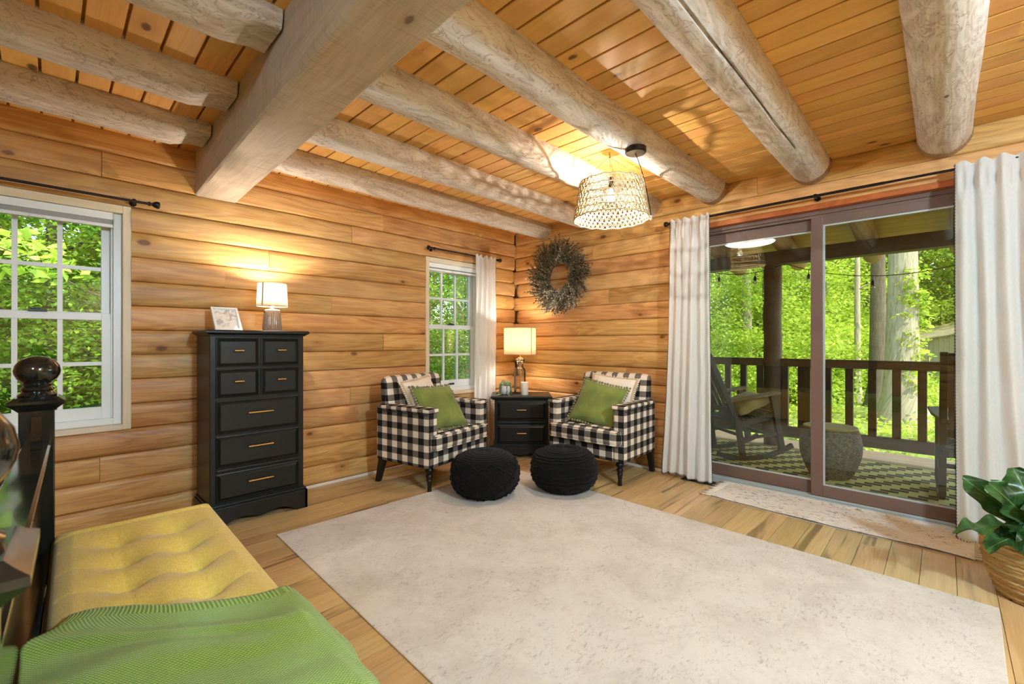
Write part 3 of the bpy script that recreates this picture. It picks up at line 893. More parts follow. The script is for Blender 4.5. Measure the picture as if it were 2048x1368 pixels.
# nightstand set across the corner
na = R(44.05) - PI/2
ns = thing('nightstand', 'low black nightstand with two drawers set across the room corner between the armchairs', 'nightstand', (3.592, 3.335, 0), na)
m = MB(); m.box((-.285, -.19, .05), (.285, .20, .612), 2); obj('body', m, M['black'], ns, bevel=.004)
moulded_top(ns, -.325, .325, -.235, .215, .612, .650, M['black'])
m = MB(); m.prism(scalloped(-.302, .302, 0, .125), 1, -.222, -.202); m.box((-.302,-.222,0),(-.282,.2,.125),1); m.box((.282,-.222,0),(.302,.2,.125),1); m.box((-.296,-.212,.125),(.296,.2,.14),0)
obj('plinth', m, M['black'], ns, bevel=.003)
for z0, z1 in ((.395, .590), (.150, .345)):
    drawer_front(ns, 'drawer', -.252, .252, z0, z1, -.193, M['black'], .1, (z0+z1)/2+.015)
m = MB(); m.box((-.252, -.203, .357), (.252, -.18, .382), 0); obj('moulding', m, M['black'], ns, bevel=.008, seg=3)
def on_ns(u, v, z=.650):
    c, s = math.cos(na), math.sin(na); return (3.592 + u*c - v*s, 3.335 + u*s + v*c, z)

# ---- table lamps
def shade_mat(name, col, tr=.6):
    n = NT(name); c = srgb(col)
    w = n.noise(n.mapping(n.obj(), (90, 90, 260)), 1., 2.)
    cc = n.mix(n.step(w, .3, .7), tuple(x*.93 for x in c[:3])+(1,), c)
    d = n.n('BsdfDiffuse', {'Color': cc}); t = n.n('BsdfTranslucent', {'Color': cc})
    return n.done(n.n('MixShader', {0: tr, 1: d.outputs[0], 2: t.outputs[0]}))
M['shade'] = shade_mat('white_lamp_linen', 'FFF6E6', .62)
M['shade2'] = shade_mat('oatmeal_lamp_linen', 'F3E3C8', .45)
def emit(name, col, s):
    n = NT(name); return n.done(n.n('Emission', {'Color': col, 'Strength': s}))
WARM = (1., .90, .76, 1)
M['bulb'] = emit('lit_bulb', WARM, 25.)
def smoky(name, col, rough, trans):
    n = NT(name); return n.done(n.bsdf(srgb(col), rough, None, .5, **{'Transmission Weight': trans, 'IOR': 1.3}))
M['smoke'] = smoky('smoky_ribbed_glass', 'CDC2B0', .10, .65)
M['clear'] = glass_mat('clear_bottle_glass', (.93,.90,.86,1), .10)
def point(name, parent, loc, power, col=WARM, r=.03):
    l = bpy.data.lights.new(name, 'POINT'); l.energy = power; l.color = col[:3]; l.shadow_soft_size = r
    o = bpy.data.objects.new(name, l); COL.objects.link(o); o.parent = parent; o.location = loc; return o
def drum(t, z0, z1, r0, r1, mat, name='lamp_shade', trim=None):
    m = MB(); m.lathe([(r0, z0), (r0+(r1-r0)*.5, (z0+z1)/2), (r1, z1)], 48)
    o = obj(name, m, mat, t, smooth=180, solid=.0015)
    if trim:
        m = MB(); m.tube([(r0*math.cos(a), r0*math.sin(a), z0) for a in [2*PI*k/48 for k in range(48)]], .0022, 5, closed=True)
        m.tube([(r1*math.cos(a), r1*math.sin(a), z1) for a in [2*PI*k/48 for k in range(48)]], .0022, 5, closed=True)
        a = trim; m.bar((r0*1.012*math.cos(a), r0*1.012*math.sin(a), z0), (r1*1.012*math.cos(a), r1*1.012*math.sin(a), z1), .011, .002, up=(math.cos(a), math.sin(a), 0))
        obj('seam_tape', m, M['seam'], o, smooth=60)
    # spider that carries the shade
    m = MB()
    for k in range(3):
        a = 2*PI*k/3; m.tube([(0,0,z1-.03), (r1*.97*math.cos(a), r1*.97*math.sin(a), z1-.012)], .0015, 5)
    obj('spider', m, M['iron'], o)
    return o
M['seam'] = fabric('shade_seam', 'C9B79E', .9)
tl = thing('table_lamp', 'small lit lamp with ribbed smoky glass base on the tall black dresser', 'lamp', (1.150, 3.60, 1.300))
m = MB(); m.lathe([(0,0),(.052,0),(.061,.006),(.064,.02),(.0615,.05),(.058,.10),(.054,.142),(.050,.150),(.0,.150)], 96, ribs=32, ribd=.025); obj('base', m, M['smoke'], tl, smooth=60)
m = MB(); m.lathe([(0,.150),(.050,.150),(.052,.153),(.050,.161),(.018,.166),(.010,.168),(.009,.185),(0,.185)], 32); obj('cap', m, M['white'], tl, smooth=40)
drum(tl, .186, .354, .104, .096, M['shade'], trim=R(215))
m = MB(); m.tube([(0,0,.185),(0,0,.23)], .012, 10); obj('socket', m, M['white'], tl)
m = MB(); m.ball((0,0,.262), .026, 14, 10); obj('bulb', m, M['bulb'], tl, smooth=180)
point('dresser_lamp_light', tl, (0,0,.315), P_DRESSER, r=.02)

nl = thing('table_lamp', 'lit lamp with clear bottle base and linen drum shade on the corner nightstand', 'lamp', on_ns(-.012, .10))
m = MB(); m.lathe([(0,0),(.052,0),(.066,.004),(.067,.03),(.067,.24),(.064,.262),(.044,.285),(.038,.292),(.037,.345),(.042,.35),(.052,.356),(.055,.368),(.052,.38),(.040,.384),(.0,.384)], 40); obj('bottle', m, M['clear'], nl, smooth=60)
m = MB(); m.lathe([(0,.384),(.03,.384),(.03,.392),(.012,.396),(.009,.398),(.009,.46),(0,.46)], 24); m.tube([(0,0,.008),(0,0,.39)], .0028, 8); obj('stem', m, M['brass'], nl, smooth=40)
drum(nl, .432, .726, .178, .178, M['shade2'], trim=R(267))
m = MB(); m.ball((0,0,.53), .03, 14, 10); obj('bulb', m, M['bulb'], nl, smooth=180)
m = MB(); m.lathe([(0,-.0005),(.085,-.0005),(.088,.003),(.0,.004)], 32); obj('foot_disc', m, M['black'], nl, smooth=40)
point('nightstand_lamp_light', nl, (0,0,.61), P_NIGHT, r=.03)

cd = thing('pillar_candle', 'white pillar candle at the front of the corner nightstand', 'candle', on_ns(.035, -.075))
m = MB(); m.lathe([(0,0),(.038,0),(.0395,.003),(.0395,.132),(.037,.137),(.028,.134),(0,.130)], 28); obj('wax', m, M['wax'] if 'wax' in M else plain('ivory_wax', 'F0E8D8', .5, **{'Subsurface Weight': .15}), cd, smooth=60)
m = MB(); m.tube([(0,0,.129),(.001,0,.142)], .0015, 5); obj('wick', m, M['black'], cd)

pp = thing('string_plant', 'small white pot with trailing string of pearls on the corner nightstand', 'plant', on_ns(-.175, -.045))
m = MB(); m.lathe([(0,0),(.035,0),(.048,.006),(.060,.04),(.058,.075),(.050,.092),(.046,.092),(.05,.07),(0,.065)], 28); obj('pot', m, plain('grey_white_glaze', 'D9DCE0', .4), pp, smooth=60)
m = MB(); rr = random.Random(4)
M['pearl'] = plain('string_plant_green', '7E9468', .5, var=.3, scale=40)
for s in range(26):
    a = rr.uniform(0, 2*PI); r0 = rr.uniform(.0, .04); L = rr.choice([.05,.09,.13,.17]); x, y = r0*math.cos(a), r0*math.sin(a); z = .095 + rr.uniform(0,.03)
    if math.sin(a + na - R(44.05)) < 99 and abs(((a - R(-136)) + PI) % (2*PI) - PI) < R(55) and s % 3: a += PI
    dxx, dyy = math.cos(a), math.sin(a)
    trav = 0; k = 0
    while trav < L + .05 and k < 40:
        r = math.hypot(x, y)
        if r < .058: x += dxx*.009; y += dyy*.009; z += .004 if r < .03 else -.001
        elif z > .012: z -= .010; x += dxx*.0012; y += dyy*.0012
        else: x += (dxx*.8 + .4*math.sin(s))*.009; y += (dyy*.8 - .25)*.009; z = .007
        m.ball((x+rr.uniform(-.003,.003), y+rr.uniform(-.003,.003), z), rr.uniform(.005,.0075), 6, 4); trav += .01; k += 1
obj('trailing_strands', m, M['pearl'], pp, smooth=180)

# photo frame leaning on the dresser
pf = thing('photo_frame', 'small white picture frame leaning on its strut on the tall black dresser', 'picture frame', (.870, 3.585, 1.3015)); pf.rotation_euler = (R(-33), 0, R(4))
w, h = .168, .20; b = .016
m = MB(); m.box((-w/2, 0, 0), (-w/2+b, .020, h), 2); m.box((w/2-b, 0, 0), (w/2, .020, h), 2); m.box((-w/2+b, 0, 0), (w/2-b, .020, b), 0); m.box((-w/2+b, 0, h-b), (w/2-b, .020, h), 0)
obj('frame', m, M['white'], pf, bevel=.002)
m = MB(); m.box((-w/2+b, .010, b), (w/2-b, .014, h-b), 0)
n = NT('faded_print'); co = n.obj(); q = n.noise(co, 22., 4., 1.)
pm = n.done(n.bsdf(n.mix(n.step(q, .45, .62), srgb('F2EEE9'), srgb('BDB9BC')), .3))
obj('print', m, pm, pf)
m = MB(); m.box((-.02, .021, .045), (.02, .024, .14), 2, M=Matrix.Translation((0,.0,.0))); 
m2 = MB(); m2.bar((0,.022,.16), (0, .158, .055), .03, .004); obj('strut', m2, M['black'], pf)

# ---- bench at the foot of the bed
def yellow_cloth():
    n = NT('mustard_linen'); co = n.obj()
    w = n.noise(n.mapping(co, (500, 60, 60)), 1., 2.); w2 = n.noise(n.mapping(co, (60, 500, 60)), 1., 2.)
    s = n.math('ADD', w, w2)
    c = n.mix(n.step(s, .75, 1.25), srgb('D6B755'), srgb('E6CC6C'))
    return n.done(n.bsdf(c, .9, n.bump(s, .25, .002), .2, **{'Sheen Weight': .2}))
M['mustard'] = yellow_cloth()
BX, BY0, BY1, BT = .25, .62, 2.565, .458
bn = thing('tufted_bench', 'mustard yellow button tufted storage bench at the foot of the bed', 'bench', (BX, (BY0+BY1)/2, 0), R(-1.4))
hx, hy = .262, (BY1-BY0)/2
m = MB(); rounded_block(m, (-hx+.012, -hy+.012, .04), (hx-.012, hy-.012, .345), .012); obj('box', m, M['mustard'], bn, smooth=180)
# lid with tufting
ys = [hy - (BY1 - v) for v in (2.325, 2.105, 1.90, 1.678, 1.455, 1.235, 1.01, .79)]
btn = [(x, y) for y in ys for x in (-.083, .098)]
NU, NV = 90, 240
m = MB()
def top(u, v):
    x = lerp(-hx, hx, u); y = lerp(-hy, hy, v)
    ex = min(u, 1-u)*2*hx; ey = min(v, 1-v)*2*hy
    e = min(ex, ey)
    z = BT - .028 + .028*min(1, (e/.05))**.5
    d = 0
    for bx, by in btn:
        r = math.hypot(x-bx, (y-by))
        if r < .30: d += .070*math.exp(-(r/.030)) + .018*math.exp(-(r/.085)**2)
    # pull lines across from button to button
    for yy in ys:
        q = abs(y-yy)
        if q < .06: d += .0040*math.exp(-(q/.010)**2)*(1 if abs(x) < .25 else 0)
    for bx in (-.083, .098):
        q = abs(x-bx)
        if q < .04 and min(ys) < y < max(ys)+.12: d += .0022*math.exp(-(q/.008)**2)
    # the sewn edge roll at the far end
    g = abs((hy - y) - .075)
    d += .016*math.exp(-(g/.010)**2)
    return (x, y, z - d)
m.grid(top, NU, NV)
# skirt of the lid
def skirt(u, v):
    a = u*4; k = int(a) % 4; f = a-int(a)
    c = [(-hx,-hy),(hx,-hy),(hx,hy),(-hx,hy)]
    p, q = c[k], c[(k+1)%4]
    x, y = lerp(p[0],q[0],f), lerp(p[1],q[1],f)
    z = lerp(BT-.028, .352, v); b = .010*math.sin(PI*v)
    return (x + math.copysign(b, x)*(abs(x) > hx-.001), y + math.copysign(b, y)*(abs(y) > hy-.001), z)
m.grid(skirt, 160, 8, cu=True)
m.box((-hx+.004, -hy+.004, .346), (hx-.004, hy-.004, .352))
lid = obj('lid', m, M['mustard'], bn, smooth=60)
for bx, by in btn:
    b = MB(); b.ball((bx, by, top((bx+hx)/(2*hx), (by+hy)/(2*hy))[2]+.001), .011, 10, 6, .5); obj('button', b, M['mustard'], lid, smooth=180)
for sx in (-1,1):
    for sy in (-1,1):
        b = MB(); b.lathe([(0,0),(.016,0),(.022,.04),(0,.04)], 14, (sx*(hx-.05), sy*(hy-.05), 0)); obj('foot', b, M['black'], bn, smooth=40)

# ---- green knitted throw
def throw_mat():
    n = NT('green_waffle_knit'); gc = n.attr('gc').outputs['Vector']
    s = n.n('SeparateXYZ', {0: gc})
    wx = n.math('SINE', n.math('MULTIPLY', s.outputs[0], 2*PI/.0085)); wy = n.math('SINE', n.math('MULTIPLY', s.outputs[1], 2*PI/.0085))
    waf = n.math('MULTIPLY', wx, wy)
    rib = n.math('SINE', n.math('MULTIPLY', s.outputs[0], 2*PI/.010))
    band = n.math('LESS_THAN', s.outputs[1], .045)
    h = n.math('ADD', n.math('MULTIPLY', rib, band), n.math('MULTIPLY', waf, n.math('SUBTRACT', 1., band)))
    c = n.mix(n.step(h, -.6, .8), srgb('77942F'), srgb('A2C456'))
    return n.done(n.bsdf(c, .92, n.bump(h, .5, .003), .15, **{'Sheen Weight': .25}))
M['throw'] = throw_mat()
th = thing('knit_throw', 'apple green waffle knit throw draped over the near end of the yellow bench', 'throw blanket', (0,0,0))
m = MB()
# path across the bench: from the bed side, over the top, down the room side
def cross(s, vy):
    """s = distance across the cloth from the bed-side edge; gives x, z"""
    xe = .512 + .012*math.sin(vy*6+1); zt_ = BT + .010; r = .045; x0 = -.02
    flat = xe - r - x0
    if s < flat: return x0 + s, zt_
    a = (s-flat)/r
    if a < PI/2*.93: return xe - r + r*math.sin(a), zt_ - r + r*math.cos(a)
    a0 = PI/2*.93; rest = s - flat - r*a0
    return xe - r + r*math.sin(a0) + rest*math.cos(a0)*1.2 + .008*sstep(0,.2,rest), zt_ - r + r*math.cos(a0) - rest*math.sin(a0)
def thr(u, v):
    S = .675; s = u*S
    # the top hem runs slightly aslant, v goes toward the camera side
    edge_y = 1.715 - .40*sstep(0,.53,s)*.62 - .05*s - .015*math.sin(s*9)
    if s > .52: edge_y += -.17*sstep(.50,.675,s)
    y = edge_y - v*1.15
    x, z = cross(s, v)
    wr = .012*fbm(s*3.2, v*5.) + .009*math.sin(s*9 + v*22 + 2*fbm(s*2, v*2)) * sstep(.0,.15,v)
    diag = .012*math.exp(-(((v - .10 - s*.16))/.028)**2)*(1-sstep(.5,.7,s))
    if x < .48: z += max(-.002, wr*.8+.004) + diag*1.0
    else:
        fold = .020*math.sin(v*17 + 1.2 + 3*fbm(v*2, 4.))*sstep(.52, .68, s)
        x += .012 + abs(wr)*.5 + max(-.012, fold) + .045*sstep(.56,.675,s)*math.exp(-(v/.10)**2)
        y += .0
    if s < .3: x += (.055 - .085*sstep(0,.12,v))*(1-s/.3)
    return (x, y, z)
m.grid(thr, 110, 130, gc=lambda u, v: (u*.675, v*1.15, 0))
obj('cloth', m, M['throw'], th, smooth=180, solid=.006)

# ---- bed
bd = thing('bed', 'black lacquered bed with ball topped footboard posts under a patterned quilt', 'bed', (-.064, 1.692, 0), R(-1.65))
def bed_post(y):
    m = MB(); w = .050
    m.box((-w, y-w, 0), (w, y+w, .955), 2)
    o = obj('post', m, M['blackgloss'], bd, bevel=.004)
    m = MB()
    def sq(hw, z): return [(-hw, y-hw, z), (hw, y-hw, z), (hw, y+hw, z), (-hw, y+hw, z)]
    lv = [(.052,.945),(.060,.955),(.074,.968),(.080,.975),(.080,.985),(.068,.993),(.060,1.0)]
    vs = []; fs = []
    for hw, z in lv: vs += sq(hw, z)
    for i in range(len(lv)-1):
        for k in range(4): fs.append((i*4+k, i*4+(k+1)%4, (i+1)*4+(k+1)%4, (i+1)*4+k))
    nn = (len(lv)-1)*4; fs += [(3,2,1,0), (nn,nn+1,nn+2,nn+3)]
    m.add(vs, fs); obj('cap', m, M['blackgloss'], o, smooth=20)
    m = MB(); m.lathe([(0,1.0),(.056,1.0),(.058,1.008),(.048,1.016),(.044,1.022),(.050,1.028),(.047,1.036),(.040,1.042),(.044,1.050),(.040,1.056),(.046,1.060),(.058,1.072),(.066,1.090),(.068,1.105),(.064,1.125),(.052,1.145),(.032,1.158),(.012,1.164),(0,1.165)], 36, (0, y, 0)); obj('ball_finial', m, M['blackgloss'], o, smooth=40)
bed_post(.95); bed_post(-.95)
m = MB(); m.prism([(-.034,.792),(.034,.792),(.040,.800),(.040,.812),(.034,.820),(-.034,.820),(-.040,.812),(-.040,.800)], 1, -.90, .90, grain=1)
m.prism([(-.030,.80),(.030,.80),(.030,.842),(-.030,.842)], 1, -.9, -.91) if False else None
obj('top_rail', m, M['blackgloss'], bd, smooth=30)
m = MB()
for k in range(12):
    f0, f1 = k/12, (k+1)/12
    za = .82 + .10*f0**2; zb_ = .82 + .10*f1**2
    m.bar((0, .815+.085*f0, za), (0, .815+.085*f1, zb_), .028, .02)
obj('rail_scroll', m, M['blackgloss'], bd)
m = MB(); m.box((-.016, -.90, .26), (.016, .90, .792), 1); obj('panel', m, M['blackgloss'], bd)
m = MB(); m.box((-.03, -.90, .20), (.03, .90, .27), 1); obj('lower_rail', m, M['blackgloss'], bd, bevel=.004)
def quilt_mat():
    n = NT('brown_patterned_quilt'); co = n.obj()
    v = n.n('TexVoronoi', {'Vector': co, 'Scale': 16.}); q = n.noise(co, 26., 3.)
    c = n.mix(n.step(q, .42, .58), srgb('8F7566'), srgb('CDB9AC')); c = n.mix(n.step(v.outputs['Distance'], .25, .12), c, srgb('5E4538'))
    return n.done(n.bsdf(c, .9, n.bump(q, .4, .01), .2))
M['quilt'] = quilt_mat()
m = MB(); m.box((-2.02, -.90, .30), (-.05, .90, .56)); obj('mattress', m, M['cream'], bd, bevel=.05, seg=4)
m = MB()
def ql(u, v):
    x = lerp(-2.04, -.062, u); y = lerp(-.92, .88, v)
    e = min(1, min((1-v)*1.64, v*1.64)/.16)
    ex = min(1, (1-u)*1.98/.10)
    z = .62 + .15*e**.5*(.55+.45*ex**.5) + .03*fbm(x*3, y*3) + .065*math.exp(-((y-.68)/.20)**2)*math.exp(-((x+.14)/.16)**2)
    return (x, y, z)
m.grid(ql, 70, 60)
m.box((-2.03, -.91, .5), (-.07, .87, .64))
obj('quilt', m, M['quilt'], bd, smooth=180)
m = MB()
for sy in (-1, 1):
    m = MB(); m.box((-2.1, sy*.88-.02, .25), (-.05, sy*.88+.02, .40), 0); obj('side_rail', m, M['blackgloss'], bd, bevel=.004)
# ================================================================== rugs, curtains, fittings
def rug_mat():
    n = NT('distressed_ivory_rug'); co = n.obj()
    a = n.noise(co, 2.6, 6., .4, .75); b = n.noise(n.mapping(co, (38., 70., 38.)), 1., 4., .5, .75); c3 = n.noise(co, 6., 5., .5, .7)
    c = n.mix(n.step(a, .38, .66), srgb('E0DBD4'), srgb('CFC8C0'))
    msk = n.math('MULTIPLY', n.step(b, .50, .72), n.step(c3, .36, .62))
    c = n.mix(n.math('MULTIPLY', msk, .7), c, srgb('8C8580'))
    w = n.n('TexVoronoi', {'Vector': co, 'Scale': 260.}).outputs['Distance']
    return n.done(n.bsdf(c, .95, n.bump(w, .35, .003), .1, **{'Sheen Weight': .15}))
M['rug'] = rug_mat()
m = MB(); m.box((-1.05, -1.575, 0), (1.05, 1.575, .009))
rg = obj('area_rug', m, M['rug'], None, (1.998, 1.42, 0), (0,0,R(-1.5)), bevel=.004)
tag(rg, 'large distressed ivory and grey area rug on the plank floor', 'rug')

def runner_mat():
    n = NT('speckled_cotton'); co = n.obj()
    b = n.noise(n.mapping(co, (60, 26, 30)), 1., 3., .8, .6); a = n.noise(co, 3.5, 2.)
    c = n.mix(n.math('MULTIPLY', n.step(b, .54, .66), n.step(a, .25, .6)), srgb('EFE6DA'), srgb('7E685C'))
    c2 = n.mix(n.step(n.noise(co, 1.3, 1.), .5, .7), c, srgb('DCC0A6'))
    return n.done(n.bsdf(n.mix(.3, c, c2), .95, n.bump(b, .3, .004), .1))
M['runner'] = runner_mat()
rn = thing('runner_rug', 'narrow speckled cream cotton runner with tassels lying along the glass door', 'rug', (3.83, .60, 0), R(-1.2))
m = MB(); hw, hl = .245, .73
def rnf(sg):
    def f(u, v):
        x = lerp(-hw, hw, u); y = lerp(-hl, hl, v)
        x += .010*math.sin(v*9+u*2) ; x += -.03*sstep(.9,1,v)*(u-.5)
        z = .010 + .004*max(0, math.sin(v*14+u*3)) + (.006*math.exp(-((1-u)/.06)**2))
        return (x, y, z if sg > 0 else .001)
    return f
m.grid(rnf(1), 24, 90); m.grid(rnf(-1), 24, 90)
for k in range(90):
    pass
obj('cloth', m, M['runner'], rn, smooth=60)
m = MB(); rr = random.Random(2)
for e in (1, -1):
    m = MB()
    for k in range(26):
        x = lerp(-hw+.01, hw-.01, k/25)*.97; y = e*hl
        dx = rr.uniform(-.02,.02); L = rr.uniform(.05,.085)
        m.tube([(x, y*.985, .011), (x+dx*.4, y+e*L*.4, .012), (x+dx, y+e*L, .006)], [.004,.0045,.006], 5)
    obj('fringe', m, M['whitefluff'], rn, smooth=180)

vt = thing('floor_vent', 'dark green metal floor register beside the runner, under the door curtain hem', 'floor vent', (3.955, 1.525, .001), R(1))
m = MB(); m.box((-.055, -.16, 0), (.055, -.146, .005)); m.box((-.055, .146, 0), (.055, .16, .005)); m.box((-.055, -.146, 0), (-.042, .146, .005)); m.box((.042, -.146, 0), (.055, .146, .005)); 
obj('frame', m, M['ventgreen'], vt, bevel=.001)
m = MB()
for k in range(19): y = -.146 + .292*(k+.5)/19; m.box((-.042, y-.0042, .0005), (.042, y+.0042, .004))
obj('grille', m, M['ventgreen'], vt)
m = MB(); m.box((-.046, -.15, 0), (.046, .15, .0012)); obj('shade_sheet', m, M['ventshade'], vt)  # flat dark sheet under the slats, painted as the shade of the duct

def sheer():
    n = NT('white_linen_curtain'); co = n.obj()
    w = n.noise(n.mapping(co, (300, 300, 40)), 1., 2.)
    c = n.mix(n.step(w, .3, .7), srgb('F1F1EF'), srgb('F8F8F7'))
    d = n.n('BsdfDiffuse', {'Color': c}); t = n.n('BsdfTranslucent', {'Color': c})
    return n.done(n.n('MixShader', {0: .42, 1: d.outputs[0], 2: t.outputs[0]}))
M['sheer'] = sheer()
def curtain(label, top_a, top_b, bot_a, bot_b, zt, zb, place, npl, depth, seed, stitch=('a','b'), hem=True):
    """place(along, out, z): out = distance into the room from the hanging plane"""
    t = thing('curtain', label, 'curtain', (0,0,0), 0, 'white linen curtains with black stitching')
    m = MB(); NU, NV = 140, 60
    def base(u, v):
        z = lerp(zt, zb, v)
        fl = v**1.6
        a = lerp(lerp(top_a, bot_a, fl), lerp(top_b, bot_b, fl), u + .012*math.sin(u*2*PI*npl)*(1-v)*0)
        ph = u*npl*2*PI + 2.6*fbm(u*2.2+seed, v*.35) + .8*fbm(u*5+seed, v*1.2)*min(1, v*3)
        amp = depth*(.55 + .45*sstep(0,.25,v)) * (.75 + .75*fbm(u*4+seed, 2.+v*.4))
        o = amp*math.sin(ph) + .012*fbm(u*4+seed, v*3.)
        # pinch pleats near the heading
        pin = math.exp(-((v-.05)/.025)**2)*.014*math.sin(u*npl*2*PI*2)
        z2 = z + (.010*math.sin(ph*1.0)*math.exp(-(v/.03)**2)) + .012*math.sin(u*7+seed)*sstep(.9,1,v)
        return place(a, o + pin + .02*sstep(.7,1,v), z2)
    m.grid(base, NU, NV, gc=lambda u, v: (u, v, 0))
    pn = obj('panel', m, M['sheer'], t, smooth=180)
    m = MB()
    for e in stitch:
        u0 = 0. if e == 'a' else 1.
        uo = -.0065 if e == 'a' else .0065
        n = 120
        for k in range(n):
            v = (k+.5)/n
            p = Vector(base(u0, v)); q = Vector(base(u0 + (.006 if e == 'a' else -.006), v)); d = (p-q)
            d = d.normalized() if d.length > 1e-6 else Vector((0,1,0))
            m.bar(p - d*.006, p + d*.006, .0028, .003)
        m.tube([Vector(base(u0, k/30)) for k in range(31)], .0022, 5)
    if hem:
        n = 70
        for k in range(n):
            u = (k+.5)/n; p = Vector(base(u, 1.)); m.bar(p + Vector((0,0,.010)), p - Vector((0,0,.006)), .0028, .003, up=(1,0,0))
    st = obj('edge_stitching', m, M['stitch'], t)
    return t
M['stitch'] = plain('black_thread', '241F1D', .8)
CX = XR - .105
curtain('white linen curtain at the armchair end of the glass door', 1.44, 1.785, 1.40, 1.86, 2.318, .035, lambda a, o, z: (CX - .022 - o - .01*(2.3-z), a, z), 5.5, .024, 3.)
curtain('white linen curtain hanging behind the potted plant at the far end of the glass door', -.048, -.80, -.055, -.95, 2.325, .012, lambda a, o, z: (CX - .024 - o - .035*sstep(1.2,0,z), a, z), 8., .028, 9.)
curtain('white linen curtain hanging beside the small window, behind the corner nightstand', 3.285, 3.600, 3.235, 3.60, 2.192, .03, lambda a, o, z: (a, YL - .085 - .018 - o, z), 4.5, .020, 5., stitch=('b',))

def finial(m, p, d, s=1.):
    """turned end knob at p pointing along d"""
    q = Vector((0,0,1)).rotation_difference(Vector(d)).to_matrix()
    pr = [(0,-.01),(.013,-.01),(.014,0),(.010,.004),(.010,.014),(.016,.019),(.0215,.030),(.024,.040),(.022,.048),(.014,.053),(.0,.054)]
    m.lathe([(r*s, z*s) for r, z in pr], 20, p, M=q)
def rod(label, a, b, ends, brs, wall):
    t = thing('curtain_rod', label, 'curtain rod', (0,0,0), 0, 'dark bronze curtain rods')
    a, b = Vector(a), Vector(b); m = MB(); mid = lerp(a, b, .52)
    m.tube([a, mid], .0105, 12); m.tube([mid, b], .0085, 12)
    obj('rod', m, M['iron'], t, smooth=40)
    for p, d in ends:
        m = MB(); finial(m, p, d); obj('finial', m, M['iron'], t, smooth=40)
    for p in brs:
        p = Vector(p); w = Vector(wall(p)); m = MB(); m.tube([w, p], .006, 8)
        m.tube([p + Vector((0,0,-.017)), p + Vector((0,0,.014))], .0075, 8); m.tube([lerp(a,b,0)*0 + p + (b-a).normalized()*-.008, p + (b-a).normalized()*.008], .0155, 12)
        dd = (w-p).normalized(); m.tube([w - dd*.006, w], .02, 12)
        obj('bracket', m, M['iron'], t, smooth=40)
    return t
YRL = YL - .085
rod('dark bronze curtain rod above the window behind the bedpost', (-1.0, YRL, 2.128), (.455, YRL, 2.128), [((.455, YRL, 2.128), (1,0,0))], [(.375, YRL, 2.128)], lambda p: (p[0], YL-.012, p[2]))
rod('dark bronze curtain rod above the small window by the room corner', (2.705, YRL, 2.178), (3.64, YRL, 2.178), [((2.705, YRL, 2.178), (-1,0,0)), ((3.64, YRL, 2.178), (1,0,0))], [(2.74, YRL, 2.178)], lambda p: (p[0], YL-.012, p[2]))
rod('long dark bronze curtain rod above the sliding glass door', (CX, 1.80, 2.300), (CX, -1.1, 2.300), [((CX, 1.80, 2.300), (0,1,0))], [(CX, 1.775, 2.300), (CX, .684, 2.300), (CX, -.9, 2.300)], lambda p: (XR-.012, p[1], p[2]))

# ---- dried wreath
wr = thing('dried_wreath', 'round wreath of dried dark greenery hanging on the log wall in the corner', 'wreath', (XR-.075, 3.085, 1.945))
def leaf_mat(name, cols, rough=.7, tr=.0, spec=.3, lo=0., hi=1.):
    n = NT(name); rd = n.attr('rnd').outputs['Fac']
    r = n.n('ValToRGB', {0: rd}); e = r.color_ramp.elements
    e[0].color = srgb(cols[0]); e[1].color = srgb(cols[-1]); e[0].position = lo; e[1].position = hi
    for i, c in enumerate(cols[1:-1]): q = e.new(lo + (hi-lo)*(i+1)/(len(cols)-1)); q.color = srgb(c)
    p = n.bsdf(r.outputs[0], rough, None, spec)
    if tr:
        t = n.n('BsdfTranslucent', {'Color': n.mix(.35, r.outputs[0], srgb('CDE04A'))})
        return n.done(n.n('MixShader', {0: tr, 1: p.outputs[0], 2: t.outputs[0]}))
    return n.done(p)
M['dried'] = leaf_mat('dried_leaf', ['2A261E', '57503A', '827A54', '5E4C46', 'B2A884'])
M['driedpale'] = leaf_mat('dried_pale_flower', ['8F8674', 'CFC6B4'])
M['twig'] = plain('twig_brown', '5B4632', .8, var=.2)
rr = random.Random(21)
def add_leaf(m, p, d, n, L, w, rnd):
    d = Vector(d).normalized(); n = Vector(n); s = d.cross(n)
    if s.length < 1e-4: s = d.orthogonal()
    s.normalize(); u = s.cross(d)
    p = Vector(p)
    m.add([p, p+d*L*.45+s*w-u*w*.3, p+d*L, p+d*L*.45-s*w-u*w*.3], [(0,1,2),(0,2,3)], None, rnd)
mf = MB(); mt = MB(); mp = MB()
